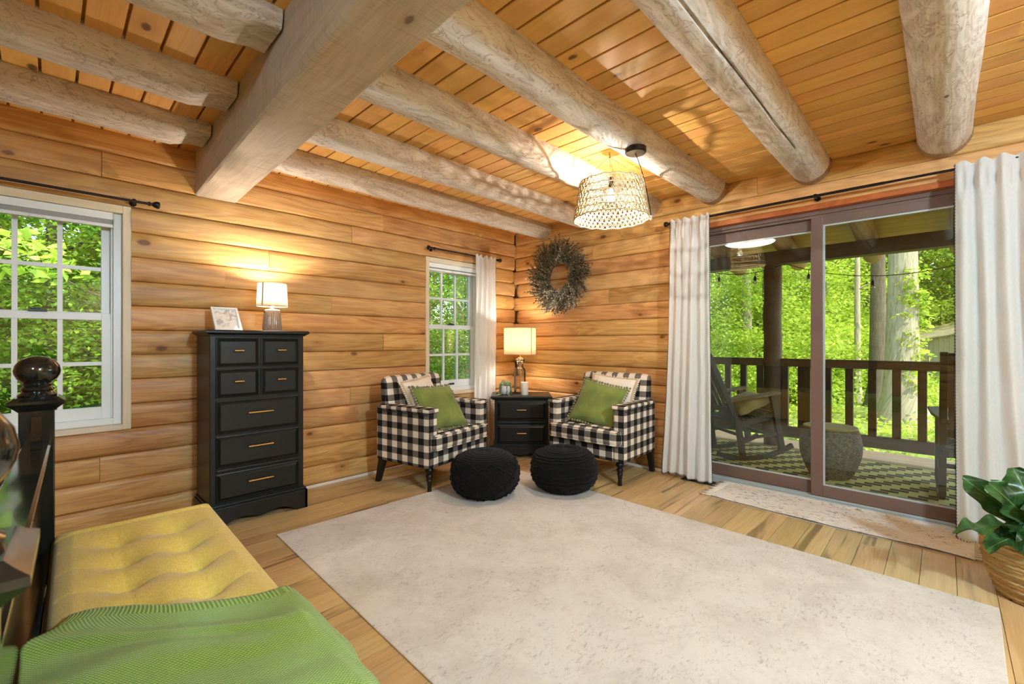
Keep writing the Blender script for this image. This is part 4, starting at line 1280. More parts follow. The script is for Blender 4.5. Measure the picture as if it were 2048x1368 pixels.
for k in range(680):
    a = rr.uniform(0, 2*PI); r0 = rr.uniform(.135, .30)
    L = rr.uniform(.11, .19) if r0 > .2 else rr.uniform(.06, .13)
    sw = rr.uniform(.35, .95)
    dirn = Vector((0, math.cos(a)*math.cos(sw) - math.sin(a)*math.sin(sw), math.sin(a)*math.cos(sw) + math.cos(a)*math.sin(sw)))
    p = Vector((-rr.uniform(-.02, .07), r0*math.cos(a), r0*math.sin(a)))
    dirn = (dirn + Vector((-rr.uniform(-.05, .45), 0, 0))).normalized()
    q = p + dirn*L
    mt.tube([p, (p+q)/2 + Vector((-.006,0,0)), q], .0016, 4)
    pale = (math.sin(a) < -.35 and math.cos(a) < .5 and rr.random() < .5) or rr.random() < .05
    for j in range(15):
        f = (j+1)/15; c = lerp(p, q, f)
        dd = (dirn*.8 + Vector((rr.uniform(-1,.4), rr.uniform(-1,1), rr.uniform(-1,1)))*.9).normalized()
        add_leaf(mp if pale else mf, c, dd, (rr.uniform(-1,-.2), rr.uniform(-1,1), rr.uniform(-1,1)), rr.uniform(.016, .032), rr.uniform(.005, .009), rr.random()*(.85 if not pale else 1))
m = MB(); m.tube([(.02, .20*math.cos(2*PI*k/40), .20*math.sin(2*PI*k/40)) for k in range(40)], .032, 8, closed=True)
obj('twig_ring', m, M['twig'], wr, smooth=180)
mt.add(mf.v[:0], []) 
obj('stems', mt, M['twig'], wr, fix=False); tag_ = obj('foliage', mf, M['dried'], wr, fix=False); obj('pale_flowers', mp, M['driedpale'], wr, fix=False, label='pale dried flowers')

# ---- woven pendant
def lit_bulb_glass():
    n = NT('lit_pendant_bulb'); e = n.n('Emission', {'Color': (1,.88,.70,1), 'Strength': 9.}); t = n.n('BsdfTransparent')
    return n.done(n.n('MixShader', {0: .25, 1: t.outputs[0], 2: e.outputs[0]}))
pd = thing('woven_pendant', 'lit drum pendant of woven rope hanging below the ceiling logs', 'pendant lamp', (2.772, 1.702, 2.09))
M['rope'] = fabric('paper_rope', 'D2BC90', .85, .12, 900, .2, .1)
rt, rb_, H = .222, .262, .255
def shp(a, z): r = lerp(rb_, rt, z/H); return Vector((r*math.cos(a), r*math.sin(a), z))
m = MB(); rr = random.Random(8)
rings = [0., .048, .098, .150, .202, H]
for z in rings:
    m.tube([shp(2*PI*k/72, z + .003*math.sin(k*1.3)) for k in range(72)], .0048 if z in (0., H) else .0038, 6, closed=True)
for b in range(5):
    z0, z1 = rings[b], rings[b+1]; n = 42
    for lay in range(2):
        off = .5*lay + b*.37
        pts = []
        for k in range(2*n):
            a = 2*PI*(k + off)/(2*n) + rr.uniform(-.006,.006)
            pts.append(shp(a, (z0+.002) if (k+lay) % 2 else (z1-.002)) * 1.)
        m.tube(pts, .0043, 5, closed=True)
        if b == 0 and lay > 5: break
obj('shade', m, M['rope'], pd, smooth=180)
m = MB(); m.tube([(0,0,.215),(0,0,.30)], .018, 12); 
for k in range(3):
    a = 2*PI*k/3; m.tube([(0,0,.25), shp(a, H)], .002, 5)
obj('lamp_holder', m, M['iron'], pd, smooth=40)
m = MB(); m.lathe([(0,-.055),(.020,-.05),(.030,-.032),(.031,-.02),(.024,.0),(.015,.022),(.013,.04)], 20, (0,0,.175)); obj('bulb', m, lit_bulb_glass(), pd, smooth=180)
point('pendant_light', pd, (0,0,.140), P_PEND, (1.,.92,.80,1), .006)
m = MB()
for k in range(3):
    a = 2*PI*k/3 + .5; m.tube([(-.007,.008,.445), shp(a, H)], .0016, 5)
m.tube([(-.007,.008,.480),(-.007,.008,.462),(.004,.008,.452),(-.004,.008,.440),(-.012,.008,.446)], .0028, 6)
obj('hanging_cords', m, M['twine'] if 'twine' in M else plain('brown_twine', '6B4A2E', .8), pd, smooth=180)
cn = Vector((2.560, 1.395, 2.435)) - Vector((2.772, 1.702, 2.09))
m = MB(); m.lathe([(0,0),(.060,0),(.066,.006),(.066,.034),(0,.036)], 32, tuple(cn + Vector((0,0,-.03)))); obj('canopy', m, M['iron'], pd, smooth=40)
m = MB(); p0 = cn + Vector((0,0,-.03))
m.tube([lerp(lerp(p0, Vector((-.06,-.30,.20)), t), lerp(Vector((-.06,-.30,.20)), Vector((.15,-.232,-.008)), t), t) for t in [k/20 for k in range(21)]], .0032, 8); obj('cord', m, M['iron'], pd, smooth=180)
m = MB(); m.tube([(.135,-.236,.012),(.155,-.224,-.012)], .009, 8); obj('plug', m, M['white'], pd, bevel=.002)

# ---- fiddle leaf fig in a basket
fg = thing('potted_fig', 'fiddle leaf fig with broad dark leaves in a woven seagrass basket by the curtain', 'potted plant', (3.25, -.335, 0))
M['seagrass'] = wood('seagrass', 'B08D58', '7F6238', 'CDB07C', '5A4526', ring=.5, knots=0, var=.3, rough=.8, sx=30, sy=60., bump=.3)
m = MB()
nr = 21
for k in range(nr):
    f = k/(nr-1); z = .012 + f*.255; r = .145 + .053*math.sin(min(1, f*1.15)*PI/2) + .004*math.sin(k*2.1)
    m.tube([(r*math.cos(a)*(1+.012*math.sin(a*13+k)), r*math.sin(a)*(1+.012*math.sin(a*13+k)), z+.0025*math.sin(a*30+k*PI)) for a in [2*PI*j/90 for j in range(90)]], .0092, 6, closed=True)
bk_ = obj('basket', m, M['seagrass'], fg, smooth=180)
m = MB(); m.lathe([(0,.003),(.15,.003),(.18,.22),(0,.22)], 30); obj('soil', m, plain('potting_soil', '2B2018', .95, var=.3, scale=60), fg)
def fig_mat():
    n = NT('fig_leaf'); gc = n.attr('gc').outputs['Vector']; s = n.n('SeparateXYZ', {0: gc})
    u, v = s.outputs[0], s.outputs[1]
    mid = n.math('SUBTRACT', 1., n.step(n.math('ABSOLUTE', u), .01, .05))
    sv = n.math('ABSOLUTE', n.math('SINE', n.math('MULTIPLY', n.math('SUBTRACT', v, n.math('MULTIPLY', n.math('ABSOLUTE', u), .35)), 22.)))
    vein = n.math('MAXIMUM', mid, n.math('MULTIPLY', n.math('SUBTRACT', 1., n.step(sv, .03, .16)), .6))
    b = n.noise(n.obj(), 14., 3.)
    c = n.mix(n.step(b, .3, .7), srgb('1F3A1E'), srgb('3B6130')); c = n.mix(n.math('MULTIPLY', vein, .6), c, srgb('7F9A58'))
    p = n.bsdf(c, .32, n.bump(n.math('SUBTRACT', 1., vein), .3, .004), .5)
    t = n.n('BsdfTranslucent', {'Color': srgb('5A8A34')})
    return n.done(n.n('MixShader', {0: .12, 1: p.outputs[0], 2: t.outputs[0]}))
M['fig'] = fig_mat()
M['stalk'] = plain('green_stalk', '6F7F3E', .6)
def fig_leaf(base, tip, up, w, curl=.15, sd=0.):
    base, tip = Vector(base), Vector(tip); d = tip-base; L = d.length; d.normalize()
    u = Vector(up); u = (u - d*u.dot(d)).normalized(); s = d.cross(u)
    m = MB()
    def fn(a, b):
        x = 2*a-1
        ww = w*(.22 + .90*math.sin(PI*min(1, b**.8*.93+.03))**.8 + .25*math.sin(PI*b)*b) * (1 if b < .97 else .75)
        if b < .05: ww *= b/.05
        y = b*L
        z = -curl*L*(b**2)*.9 + .16*abs(x)**1.4*ww + .020*math.sin(b*17+sd+x*2)*abs(x)
        return base + d*y + s*(x*ww*.80) + u*z
    m.grid(fn, 15, 22, gc=lambda a, b: (2*a-1, b, 0))
    return m
stem_top = Vector((0,0,.25))
LV = [  # base offset, tip offset from the basket centre, up, half width, droop
 ((-.06,.05,.36), (-.395,.295,.415), (.2,-.1,1), .062, .16),
 ((-.06,.04,.34), (-.33,.195,.325), (.1,-.2,1), .060, .14),
 ((-.05,.03,.36), (-.155,.165,.555), (-.75,-.45,.5), .078, .10),
 ((-.03,.06,.36), (-.10,.255,.545), (-.8,.1,.5), .066, .12),
 ((-.04,.0,.37), (-.285,.065,.320), (-.3,-.2,1), .066, .2),
 ((-.04,-.02,.34), (-.270,-.020,.265), (-.2,-.2,1), .062, .15),
 ((-.02,-.02,.38), (-.15,-.045,.545), (-.85,-.3,.4), .072, .12),
 ((-.02,-.03,.36), (-.22,-.13,.455), (-.6,-.3,.8), .068, .2),
 ((.02,.02,.40), (.06,.085,.60), (-.8,-.2,.3), .078, .08),
 ((.0,-.02,.38), (-.04,-.14,.62), (-.9,-.2,.3), .080, .08),
 ((.0,-.05,.34), (-.16,-.22,.34), (-.2,-.2,1), .065, .2),
 ((-.02,.0,.40), (-.19,.04,.475), (-.5,-.3,.8), .060, .18),
 ((.03,.02,.36), (.2,.2,.46), (-.3,.0,1), .07, .15),
 ((.03,-.02,.34), (.22,-.2,.44), (-.2,.2,1), .07, .15),
 ((-.03,.03,.33), (-.215,.135,.375), (0,0,1), .052, .2),
 ((.02,-.08,.36), (-.02,-.30,.50), (-.7,.2,.6), .07, .15),
 ((-.02,-.04,.33), (-.235,-.085,.325), (-.2,-.1,1), .055, .2)]
for i, (b, tp, up, w, cu) in enumerate(LV):
    m = fig_leaf(b, tp, up, w, cu, i*1.7); lf = obj('leaf', m, M['fig'], fg, smooth=180)
m = MB()
for i, (b, tp, up, w, cu) in enumerate(LV):
    m.tube([(b[0]*.4, b[1]*.4, .24), (b[0]*.8, b[1]*.8, b[2]-.03), Vector(b)+ (Vector(tp)-Vector(b))*.05], [.006,.005,.0035], 6)
obj('stems', m, M['stalk'], fg, smooth=180)

# ---- fill lights added behind the camera to brighten the room, shaped as globes
for (x, y, k, lab) in ((-1.3, -.6, .36, 'added globe fill light hanging out of view over the bed'), (1.0, -1.9, 1.5, 'added globe fill light hanging out of view at the far end of the room')):
    t = thing('fill_globe', lab, 'ceiling lamp', (x, y, CZ), 0, 'added globe fill lights')
    m = MB(); m.lathe([(0,0),(.07,0),(.07,-.02),(.012,-.03),(.012,-.10),(0,-.10)], 24); obj('canopy', m, M['iron'], t, smooth=40)
    n = NT('opal_glass'); d = n.n('BsdfTranslucent', {'Color': (.95,.93,.9,1)}); tr = n.n('BsdfTransparent', {'Color': (1,1,1,1)})
    og = n.done(n.n('MixShader', {0: .6, 1: d.outputs[0], 2: tr.outputs[0]}))
    m = MB(); m.ball((0,0,-.24), .15, 32, 18); obj('globe', m, og, t, smooth=180)
    point('fill_globe_light', t, (0,0,-.24), P_FILL*k, (.50, .78, 1., 1), .14)
# ================================================================== porch and woods
X0P = XR + .17
m = MB(); x = X0P; rr = random.Random(6)
while x < 6.6:
    x1 = min(x+.138, 6.62); m.box((x, -3.6, DECK-.03), (x1-.004, 5.6, DECK), 1, rr.random()); x += .138
m.box((6.56, -3.6, DECK-.24), (6.60, 5.6, DECK-.03), 1)
struct(obj('porch_deck', m, M['deck']), 'boarded porch deck outside the glass door', 'deck')
m = MB()
for y in (-3.5, -1.2, 1.2, 3.4, 5.5): m.box((6.40, y-.06, GZ-.2), (6.52, y+.06, DECK-.03), 2)
struct(obj('deck_supports', m, M['porch']))
m = MB(); dz = lambda x: 2.86 - .17*(x-4.2)
for k in range(22):
    xa = X0P - .05 + k*.135; xb = xa + .131
    m.add([(xa,-3.8,dz(xa)),(xb,-3.8,dz(xb)),(xb,5.9,dz(xb)),(xa,5.9,dz(xa)),(xa,-3.8,dz(xa)+.02),(xb,-3.8,dz(xb)+.02),(xb,5.9,dz(xb)+.02),(xa,5.9,dz(xa)+.02)], [(0,3,2,1),(4,5,6,7),(0,1,5,4),(1,2,6,5),(2,3,7,6),(3,0,4,7)], [(p, xa, 0) for p in (-3.8,-3.8,5.9,5.9)*2], rr.random())
xa, xb = X0P-.1, 7.2
m.add([(xa,-3.9,dz(xa)+.022),(xb,-3.9,dz(xb)+.022),(xb,6,dz(xb)+.022),(xa,6,dz(xa)+.022),(xa,-3.9,dz(xa)+.09),(xb,-3.9,dz(xb)+.09),(xb,6,dz(xb)+.09),(xa,6,dz(xa)+.09)], [(0,3,2,1),(4,5,6,7),(0,1,5,4),(1,2,6,5),(2,3,7,6),(3,0,4,7)])
struct(obj('porch_roof', m, M['porchceil']), 'boarded porch roof', 'roof')
RL = {-.14: 'porch roof log ending over the black rocking chair', .62: 'porch roof log above the plant side door pane', 1.40: 'porch roof log above the fixed door pane, over the round post', 2.14: 'porch roof log half hidden by the short door curtain', 2.95: 'porch roof log beyond the wreath wall', -.95: 'porch roof log beyond the long curtain'}
for y, lab in RL.items():
    m = MB(); n = 14
    m.tube([(lerp(X0P, 7.0, k/n), y, dz(lerp(X0P, 7.0, k/n)) - .105) for k in range(n+1)], .10, 18)
    tag(obj('porch_rafter', m, M['porchlog'], smooth=50), lab, 'rafter', 'porch roof logs')
m = MB(); m.box((6.12, -3.6, 2.165), (6.28, 5.6, 2.325), 1); tag(obj('porch_beam', m, M['porch'], bevel=.006), 'dark timber beam carrying the porch roof logs', 'beam')
for y, lab in ((1.52, 'thick round dark porch post seen through the fixed door pane'),):
    m = MB(); n = 16
    m.tube([(6.2 + .012*fbm(k*.4), y + .010*fbm(k*.4, 5), lerp(DECK, 2.17, k/n)) for k in range(n+1)], [.098*(1+.05*fbm(k*.7, 9)) for k in range(n+1)], 20)
    tag(obj('porch_post', m, M['porch'], smooth=50), lab, 'porch post')
def railing(lab, ya, yb, bal):
    t = thing('porch_railing', lab, 'railing', (6.2, ya, DECK), 0, 'porch railings'); L = yb-ya; z = -DECK
    m = MB(); m.box((-.03, 0, .925+z), (.03, L, 1.02+z), 1); obj('top_rail', m, M['porch'], t, bevel=.008)
    m = MB(); m.box((-.03, 0, .075+z), (.03, L, .205+z), 1); obj('bottom_rail', m, M['porch'], t, bevel=.008)
    for y in bal:
        m = MB(); m.box((-.028, y-ya-.036, .205+z), (.028, y-ya+.036, .925+z), 2); obj('baluster', m, M['porch'], t, bevel=.006)
railing('dark porch railing on the shed side of the round post', -2.6, 1.42, [.158 + .2*k for k in range(-13, 6)] + [1.215, 1.385])
railing('dark porch railing behind the slatted rocking chair', 1.62, 5.4, [1.66 + .19*k for k in range(20)])
def porch_rug_mat():
    n = NT('checked_outdoor_weave'); co = n.obj(); s = n.n('SeparateXYZ', {0: co})
    a = n.math('FRACT', n.math('ADD', n.math('DIVIDE', s.outputs[0], .15), 50.)); row = n.math('FLOOR', n.math('DIVIDE', s.outputs[0], .075))
    off = n.math('MULTIPLY', n.math('MODULO', n.math('ADD', row, 100.), 4.), .25)
    b = n.math('FRACT', n.math('ADD', n.math('ADD', n.math('DIVIDE', s.outputs[1], .24), 50.), off))
    q = n.math('MULTIPLY', n.math('LESS_THAN', b, .5), n.math('LESS_THAN', n.math('FRACT', n.math('ADD', n.math('DIVIDE', s.outputs[0], .075), 50.)), .8))
    c = n.mix(q, srgb('DCD48A'), srgb('4E4A36'))
    return n.done(n.bsdf(c, .95, n.bump(n.noise(co, 200., 2.), .3, .003), .1))
m = MB(); m.box((-.83, -1.9, 0), (.83, 1.9, .008)); tag(obj('porch_rug', m, porch_rug_mat(), None, (5.16, .75, DECK)), 'olive and brown checked outdoor rug on the porch deck', 'rug')

# wicker stool
t = thing('wicker_stool', 'barrel shaped dark wicker stool with a wooden top on the porch', 'stool', (5.06, .765, DECK+.008)); t.scale = (.93, .93, 1.)
def wick():
    n = NT('dark_wicker'); gc = n.attr('gc').outputs['Vector']; b = n.noise(n.obj(), 40., 2.)
    c = n.mix(n.step(b, .3, .7), srgb('4E4334'), srgb('7E6F58')); return n.done(n.bsdf(c, .7, None, .3))
M['wicker'] = wick()
m = MB(); NU, NV = 168, 80
def wk(u, v):
    z = .015 + v*.435; r = .165 + .05*(z/.45) + .062*math.sin(PI*min(1, max(0, z/.48)))
    st = math.floor(v*40); k = u*56; 
    r += .0045*math.sin(k*PI + (PI/2 if st % 2 else -PI/2)) + .003*abs(math.sin(v*40*PI))
    return (r*math.cos(2*PI*u), r*math.sin(2*PI*u), z)
m.grid(wk, NU, NV, cu=True); obj('body', m, M['wicker'], t, smooth=180)
m = MB(); m.lathe([(0,.448),(.222,.448),(.229,.453),(.229,.464),(.222,.470),(0,.470)], 48); obj('top', m, M['stooltop'], t, smooth=40)
m = MB(); m.lathe([(0,0),(.16,0),(.165,.015),(0,.018)], 40); obj('base', m, M['wicker'], t)

# rocking chairs, built facing +x
def rocking_chair(label, loc, rot, cushion_=True):
    t = thing('rocking_chair', label, 'rocking chair', loc, rot, 'dark wooden porch rocking chairs')
    HW = .27
    for s in (-1, 1):
        m = MB(); pts = []
        for k in range(17):
            a = lerp(-.43, .36, k/16); Rr = 1.15; pts.append((Rr*math.sin(a)*.98, s*HW, .022 + Rr*(1-math.cos(a))))
        for i in range(16): m.bar(pts[i], pts[i+1], .034, .045)
        obj('rocker', m, M['rocker'], t)
    rk = lambda x: .045 + 1.15*(1-math.cos(math.asin(x/1.127)))
    for s in (-1, 1):
        m = MB(); m.bar((.27, s*HW, rk(.27)-.01), (.22, s*HW, .66), .045, .06, up=(1,0,0)); obj('front_leg', m, M['rocker'], t, bevel=.004)
        m = MB(); m.bar((-.18, s*(HW-.01), rk(-.18)-.01), (-.20, s*(HW-.01), .42), .045, .055, up=(1,0,0)); m.bar((-.20, s*(HW-.01), .40), (-.46, s*(HW-.01), 1.17), .045, .055, up=(1,0,0)); obj('back_post', m, M['rocker'], t, bevel=.004)
        m = MB(); m.prism([(-.33, s*(HW-.02)-.022), (.0, s*(HW+.005)-.05), (.27, s*(HW+.005)-.065), (.31, s*(HW+.005)), (.27, s*(HW+.005)+.065), (.0, s*(HW+.005)+.05), (-.33, s*(HW-.02)+.022)], 2, .655, .678, grain=0)
        for i, p in enumerate(m.v): m.v[i] = (p[0], p[1], p[2] + .05*p[0])
        obj('armrest', m, M['armwood'], t, bevel=.004)
        m = MB(); m.bar((-.19, s*HW, .24), (.25, s*HW, .24), .022, .03); obj('side_stretcher', m, M['rocker'], t)
        m = MB(); m.bar((-.24, s*(HW-.03), .385), (.25, s*(HW-.03), .435), .03, .06); obj('seat_rail', m, M['rocker'], t)
    m = MB()
    for k in range(10):
        x = -.22 + .05*k; m.box((x-.022, -HW+.02, .418 + .02*math.sin(k*.5)*0 + (x+.2)*.09), (x+.022, HW-.02, .436 + (x+.2)*.09), 1)
    obj('seat_slats', m, M['rocker'], t, bevel=.003)
    for (x, z) in ((.26, .20), (-.19, .28)):
        m = MB(); m.bar((x, -HW, z), (x, HW, z), .025, .025); obj('cross_stretcher', m, M['rocker'], t)
    bx = lambda z: -.20 - .26*(z-.40)/.77
    m = MB(); m.bar((bx(1.12), -HW+.02, 1.12), (bx(1.12), HW-.02, 1.12), .024, .10, up=(-.3,0,1)); obj('top_slat', m, M['rocker'], t, bevel=.004)
    m = MB(); m.bar((bx(.55), -HW+.02, .55), (bx(.55), HW-.02, .55), .024, .07, up=(-.3,0,1)); obj('lower_slat', m, M['rocker'], t, bevel=.004)
    for k in range(5):
        y = lerp(-.17, .17, k/4); m = MB(); m.bar((bx(.57), y, .57), (bx(1.09), y, 1.09), .052, .014, up=(1,0,.3)); obj('back_slat', m, M['rocker'], t, bevel=.003)
    return t
rc = (5.36, 1.66, DECK+.008); ra = R(-38)
rk_ = rocking_chair('dark slatted rocking chair with a khaki cushion seen through the fixed door pane', rc, ra); rk_.rotation_euler = (0, R(-6), ra); rk_.location = (rc[0]+.06*math.cos(ra), rc[1]+.06*math.sin(ra), rc[2]+.006)
M['khaki'] = fabric('khaki_cushion', 'A8905E', .9, .15)
def rc_pt(x, y, z): c, s = math.cos(ra), math.sin(ra); return (rc[0] + x*c - y*s, rc[1] + x*s + y*c, rc[2] + z)
cushion('seat_cushion', 'khaki cushion lying on the porch rocking chair seat', .46, .44, .15, M['khaki'], rc_pt(.07, 0, .565), Matrix.Rotation(ra, 3, 'Z') @ Matrix.Rotation(R(-22), 3, 'Y'), None, wrinkle=.012)
for o in list(bpy.data.objects):
    if o.get('group') == None and 'group' in o.keys(): del o['group']
rocking_chair('black rocking chair half hidden by the curtain behind the potted plant', (5.07, -.245, DECK+.008), R(2))

# flush lamp under the porch roof
t = thing('porch_lamp', 'round white flush lamp under the porch roof', 'ceiling lamp', (4.87, 1.40, 2.205))
m = MB(); m.lathe([(0,0),(.212,0),(.220,.004),(.225,.010)], 48); obj('diffuser', m, emit('lit_opal_diffuser', (1,.93,.78,1), 1.05), t, smooth=60)
m = MB(); m.lathe([(.225,.008),(.231,.012),(.231,.045),(.05,.05),(.012,.052),(.012,.335),(0,.335)], 48); obj('rim', m, M['porchceil'], t, smooth=40)

# festoon lights
t = thing('string_lights', 'black festoon cable with hanging bulbs under the porch beam', 'string lights', (6.2, 0, 0))
m = MB(); pts = []
an = [(-1.4, 2.15), (1.35, 2.158), (1.72, 2.158), (3.2, 2.15)]
def festoon(y):
    ys_ = [(-2.2, 2.14), (-.55, 2.12), (1.36, 2.155), (2.25, 2.155), (4.2, 2.14)]; sag = [.13, .22, .075, .12]
    for i in range(4):
        (a, za), (b, zb) = ys_[i], ys_[i+1]
        if a <= y <= b: f = (y-a)/(b-a); return lerp(za, zb, f) - sag[i]*4*f*(1-f)
m.tube([(-.1, lerp(-2.2, 4.2, k/120), festoon(lerp(-2.2, 4.2, k/120))) for k in range(121)], .0045, 6); obj('cable', m, M['iron'], t, smooth=180)
M['clearbulb'] = M['clear']
for y in (-.9, .545, 1.125, 1.69, 2.12, 2.9):
    z = festoon(y); m = MB(); m.tube([(-.1, y, z), (-.1, y, z-.045)], .004, 6); m.lathe([(0,-.10),(.016,-.10),(.018,-.085),(.014,-.06),(.007,-.045),(0,-.04)], 12, (-.1, y, z)); so = obj('socket', m, M['iron'], t, smooth=40)
    m = MB(); m.ball((-.1, y, z-.122), .020, 10, 8, 1.2); obj('bulb', m, M['clearbulb'], so, smooth=180)

# ---- yard and woods
def ground_mat():
    n = NT('woodland_floor'); co = n.obj(); a = n.noise(co, .6, 5.); b = n.noise(co, 9., 4.)
    c = n.mix(n.step(a, .35, .65), srgb('6C7A3C'), srgb('90984E')); c = n.mix(n.step(b, .45, .7), c, srgb('4E5A2E'))
    return n.done(n.bsdf(c, .95, n.bump(b, .5, .05), .1))
m = MB()
def gnd(x, y):
    e = max(0, x-11); w = max(0, y-6.5)
    return GZ + .18*fbm(x*.15, y*.15) + .004*e*e*0 + .22*max(0, w)*(1 - sstep(6, 12, x)) + .02*max(0, x-26)
m.grid(lambda u, v: (lerp(-22, 60, u), lerp(-30, 50, v), gnd(lerp(-22, 60, u), lerp(-30, 50, v))), 83, 81)
struct(obj('ground', m, ground_mat(), smooth=180), 'green woodland yard sloping up behind the cabin', 'ground')

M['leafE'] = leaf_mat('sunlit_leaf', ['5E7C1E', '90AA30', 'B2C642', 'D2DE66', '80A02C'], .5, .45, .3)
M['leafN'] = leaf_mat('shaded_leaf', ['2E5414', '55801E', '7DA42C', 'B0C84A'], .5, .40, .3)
M['barkpale'] = wood('pale_furrowed_bark', 'B5A489', '7C6C56', 'CEBFA6', '4A4036', ring=.7, knots=.15, var=.15, rough=.95, sx=2., sy=22., bump=.8, ringn=4.)
M['barkdark'] = wood('dark_bark', '6A5E4C', '40382C', '8A7D68', '2C2620', ring=.7, knots=0, var=.3, rough=.95, sx=2., sy=22., bump=.8, ringn=4.)
def leaf_cloud(name, mat, centres, per, spread, size, seed, flat=.6):
    g = np.random.default_rng(seed); C = np.asarray(centres, float); n = len(C)*per
    c = np.repeat(C, per, 0); off = g.normal(0, 1, (n, 3)); off /= np.maximum(1e-6, np.linalg.norm(off, axis=1))[:,None]
    off *= (g.random(n)**.5)[:,None]*spread; off[:,2] *= .55
    p = c + off
    d = g.normal(0, 1, (n, 3)); d[:,2] = d[:,2]*.45 - .25; d /= np.linalg.norm(d, axis=1)[:,None]
    nn = g.normal(0, .5, (n, 3)); nn[:,2] += 1.; s = np.cross(d, nn); s /= np.maximum(1e-6, np.linalg.norm(s, axis=1))[:,None]
    u = np.cross(s, d); L = size*(.6 + .8*g.random(n))[:,None]; w = L*.34
    v = np.empty((n, 4, 3)); v[:,0] = p; v[:,1] = p + d*L*.45 + s*w - u*w*.25; v[:,2] = p + d*L - u*L*.12; v[:,3] = p + d*L*.45 - s*w - u*w*.25
    idx = np.arange(n)[:,None]*4; f = np.concatenate([idx + [0,1,2], idx + [0,2,3]], 1).reshape(-1, 3)
    me = bpy.data.meshes.new(name); me.vertices.add(n*4); me.vertices.foreach_set('co', v.ravel())
    me.loops.add(f.size); me.loops.foreach_set('vertex_index', f.ravel().astype(np.int32)); me.polygons.add(len(f)); me.polygons.foreach_set('loop_start', np.arange(0, f.size, 3, dtype=np.int32))
    clump = np.repeat(g.random(len(C)), per); r = np.clip(.55*clump + .45*g.random(n), 0, 1)
    at = me.attributes.new('rnd', 'FLOAT', 'POINT'); at.data.foreach_set('value', np.repeat(r, 4).astype(np.float32))
    me.update(calc_edges=True); me.materials.append(mat)
    o = bpy.data.objects.new(name, me); COL.objects.link(o); return o
def trunk_mb(h, r, seed, lean=.04, branches=5, flare=.5):
    m = MB(); rr = random.Random(seed); n = 16
    ax = [(lean*h*f*f + .12*r*fbm(f*4, seed), .12*r*fbm(f*4, seed+9), h*f) for f in [k/n for k in range(n+1)]]
    m.tube(ax, [r*(1-.75*k/n)*(1 + flare*math.exp(-(k/n*h)/(.9*r+.15))) for k in range(n+1)], 16)
    for b in range(branches):
        f = rr.uniform(.3, .9); i = int(f*n); a = rr.uniform(0, 2*PI); L = h*rr.uniform(.14, .26); p = Vector(ax[i]); rb = r*(1-.75*f)*.35
        m.tube([p, p + Vector((math.cos(a)*L*.5, math.sin(a)*L*.5, L*.25)), p + Vector((math.cos(a)*L, math.sin(a)*L, L*.6))], [rb, rb*.6, rb*.2], 6)
    return m
def make_tree(name, label, group, h, r, crown, nclump, per, size, leaf, bark, seed, spread=.8, lean=.03):
    t = thing(name, label, 'tree', (0,0,0), 0, group)
    obj('trunk', trunk_mb(h, r, seed, lean), bark, t, smooth=60)
    g = random.Random(seed*3+1); cs = []
    z0, z1, cr = crown
    while len(cs) < nclump:
        z = g.uniform(z0, z1); f = (z-z0)/(z1-z0); rad = cr*(.45 + .55*math.sin(PI*(f*.8+.15)))
        a = g.uniform(0, 2*PI); q = rad*math.sqrt(g.random()); cs.append((q*math.cos(a), q*math.sin(a), z))
    c = leaf_cloud('crown', leaf, cs, per, spread, size, seed); c.parent = t
    return t
GE = 'leafy trees in the woods beyond the porch'; GN = 'leafy trees on the bank outside the log wall windows'
tE = [make_tree('woodland_tree', 'leafy green tree in the woods beyond the porch railing', GE, 11, .16, (1.0, 10.5, 2.6), 190, 84, .125, M['leafE'], M['barkdark'], 1, .75),
      make_tree('woodland_tree', 'leafy green tree in the woods beyond the porch railing', GE, 12, .13, (.6, 9.5, 2.3), 170, 88, .12, M['leafE'], M['barkdark'], 2, .7),
      make_tree('woodland_tree', 'leafy green tree in the woods beyond the porch railing', GE, 10, .11, (.2, 7.5, 2.4), 200, 80, .13, M['leafE'], M['barkdark'], 3, .75)]
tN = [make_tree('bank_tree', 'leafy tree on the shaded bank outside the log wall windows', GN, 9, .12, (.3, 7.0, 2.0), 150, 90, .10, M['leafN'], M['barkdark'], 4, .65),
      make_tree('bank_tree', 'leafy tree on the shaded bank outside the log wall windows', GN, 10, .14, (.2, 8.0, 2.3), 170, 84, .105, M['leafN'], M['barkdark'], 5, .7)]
rr = random.Random(31)
def place(protos, spots):
    used = set()
    for i, (x, y, s) in enumerate(spots):
        k = i % len(protos); z = gnd(x, y) - .08
        if k not in used:
            used.add(k); o = protos[k]; o.location = (x, y, z); o.rotation_euler.z = rr.uniform(0, 6.28); o.scale = (s,)*3
        else: dup(protos[k], (x, y, z), rr.uniform(0, 6.28), scale=s)
east_spots = [(15.5, 7.6, .9), (14.0, 3.6, .75), (19.0, 4.6, 1.0), (21.5, 5.8, 1.05), (18.5, 9.5, 1.1), (23.5, 7.0, 1.1), (25., 3.9, 1.15), (27.5, 5.4, 1.2), (29., -4.6, 1.2), (24., 10.5, 1.2), (30., 6.5, 1.3), (33., 10., 1.4), (35., 3.3, 1.4), (38., -.6, 1.4), (37., 7., 1.5), (42., 2., 1.6), (41., 12., 1.6), (31., 15., 1.4), (22., 14.5, 1.2), (31., -5.4, 1.3), (44., -3., 1.6), (17., 12.5, 1.0), (13.2, 6.3, .6), (41., 2.6, 1.6), (43., -.4, 1.7), (40., 5., 1.6), (47., 1.4, 1.8), (45., 5., 1.7), (41., -2.6, 1.6), (38., -4.2, 1.5)]
place(tE, east_spots)
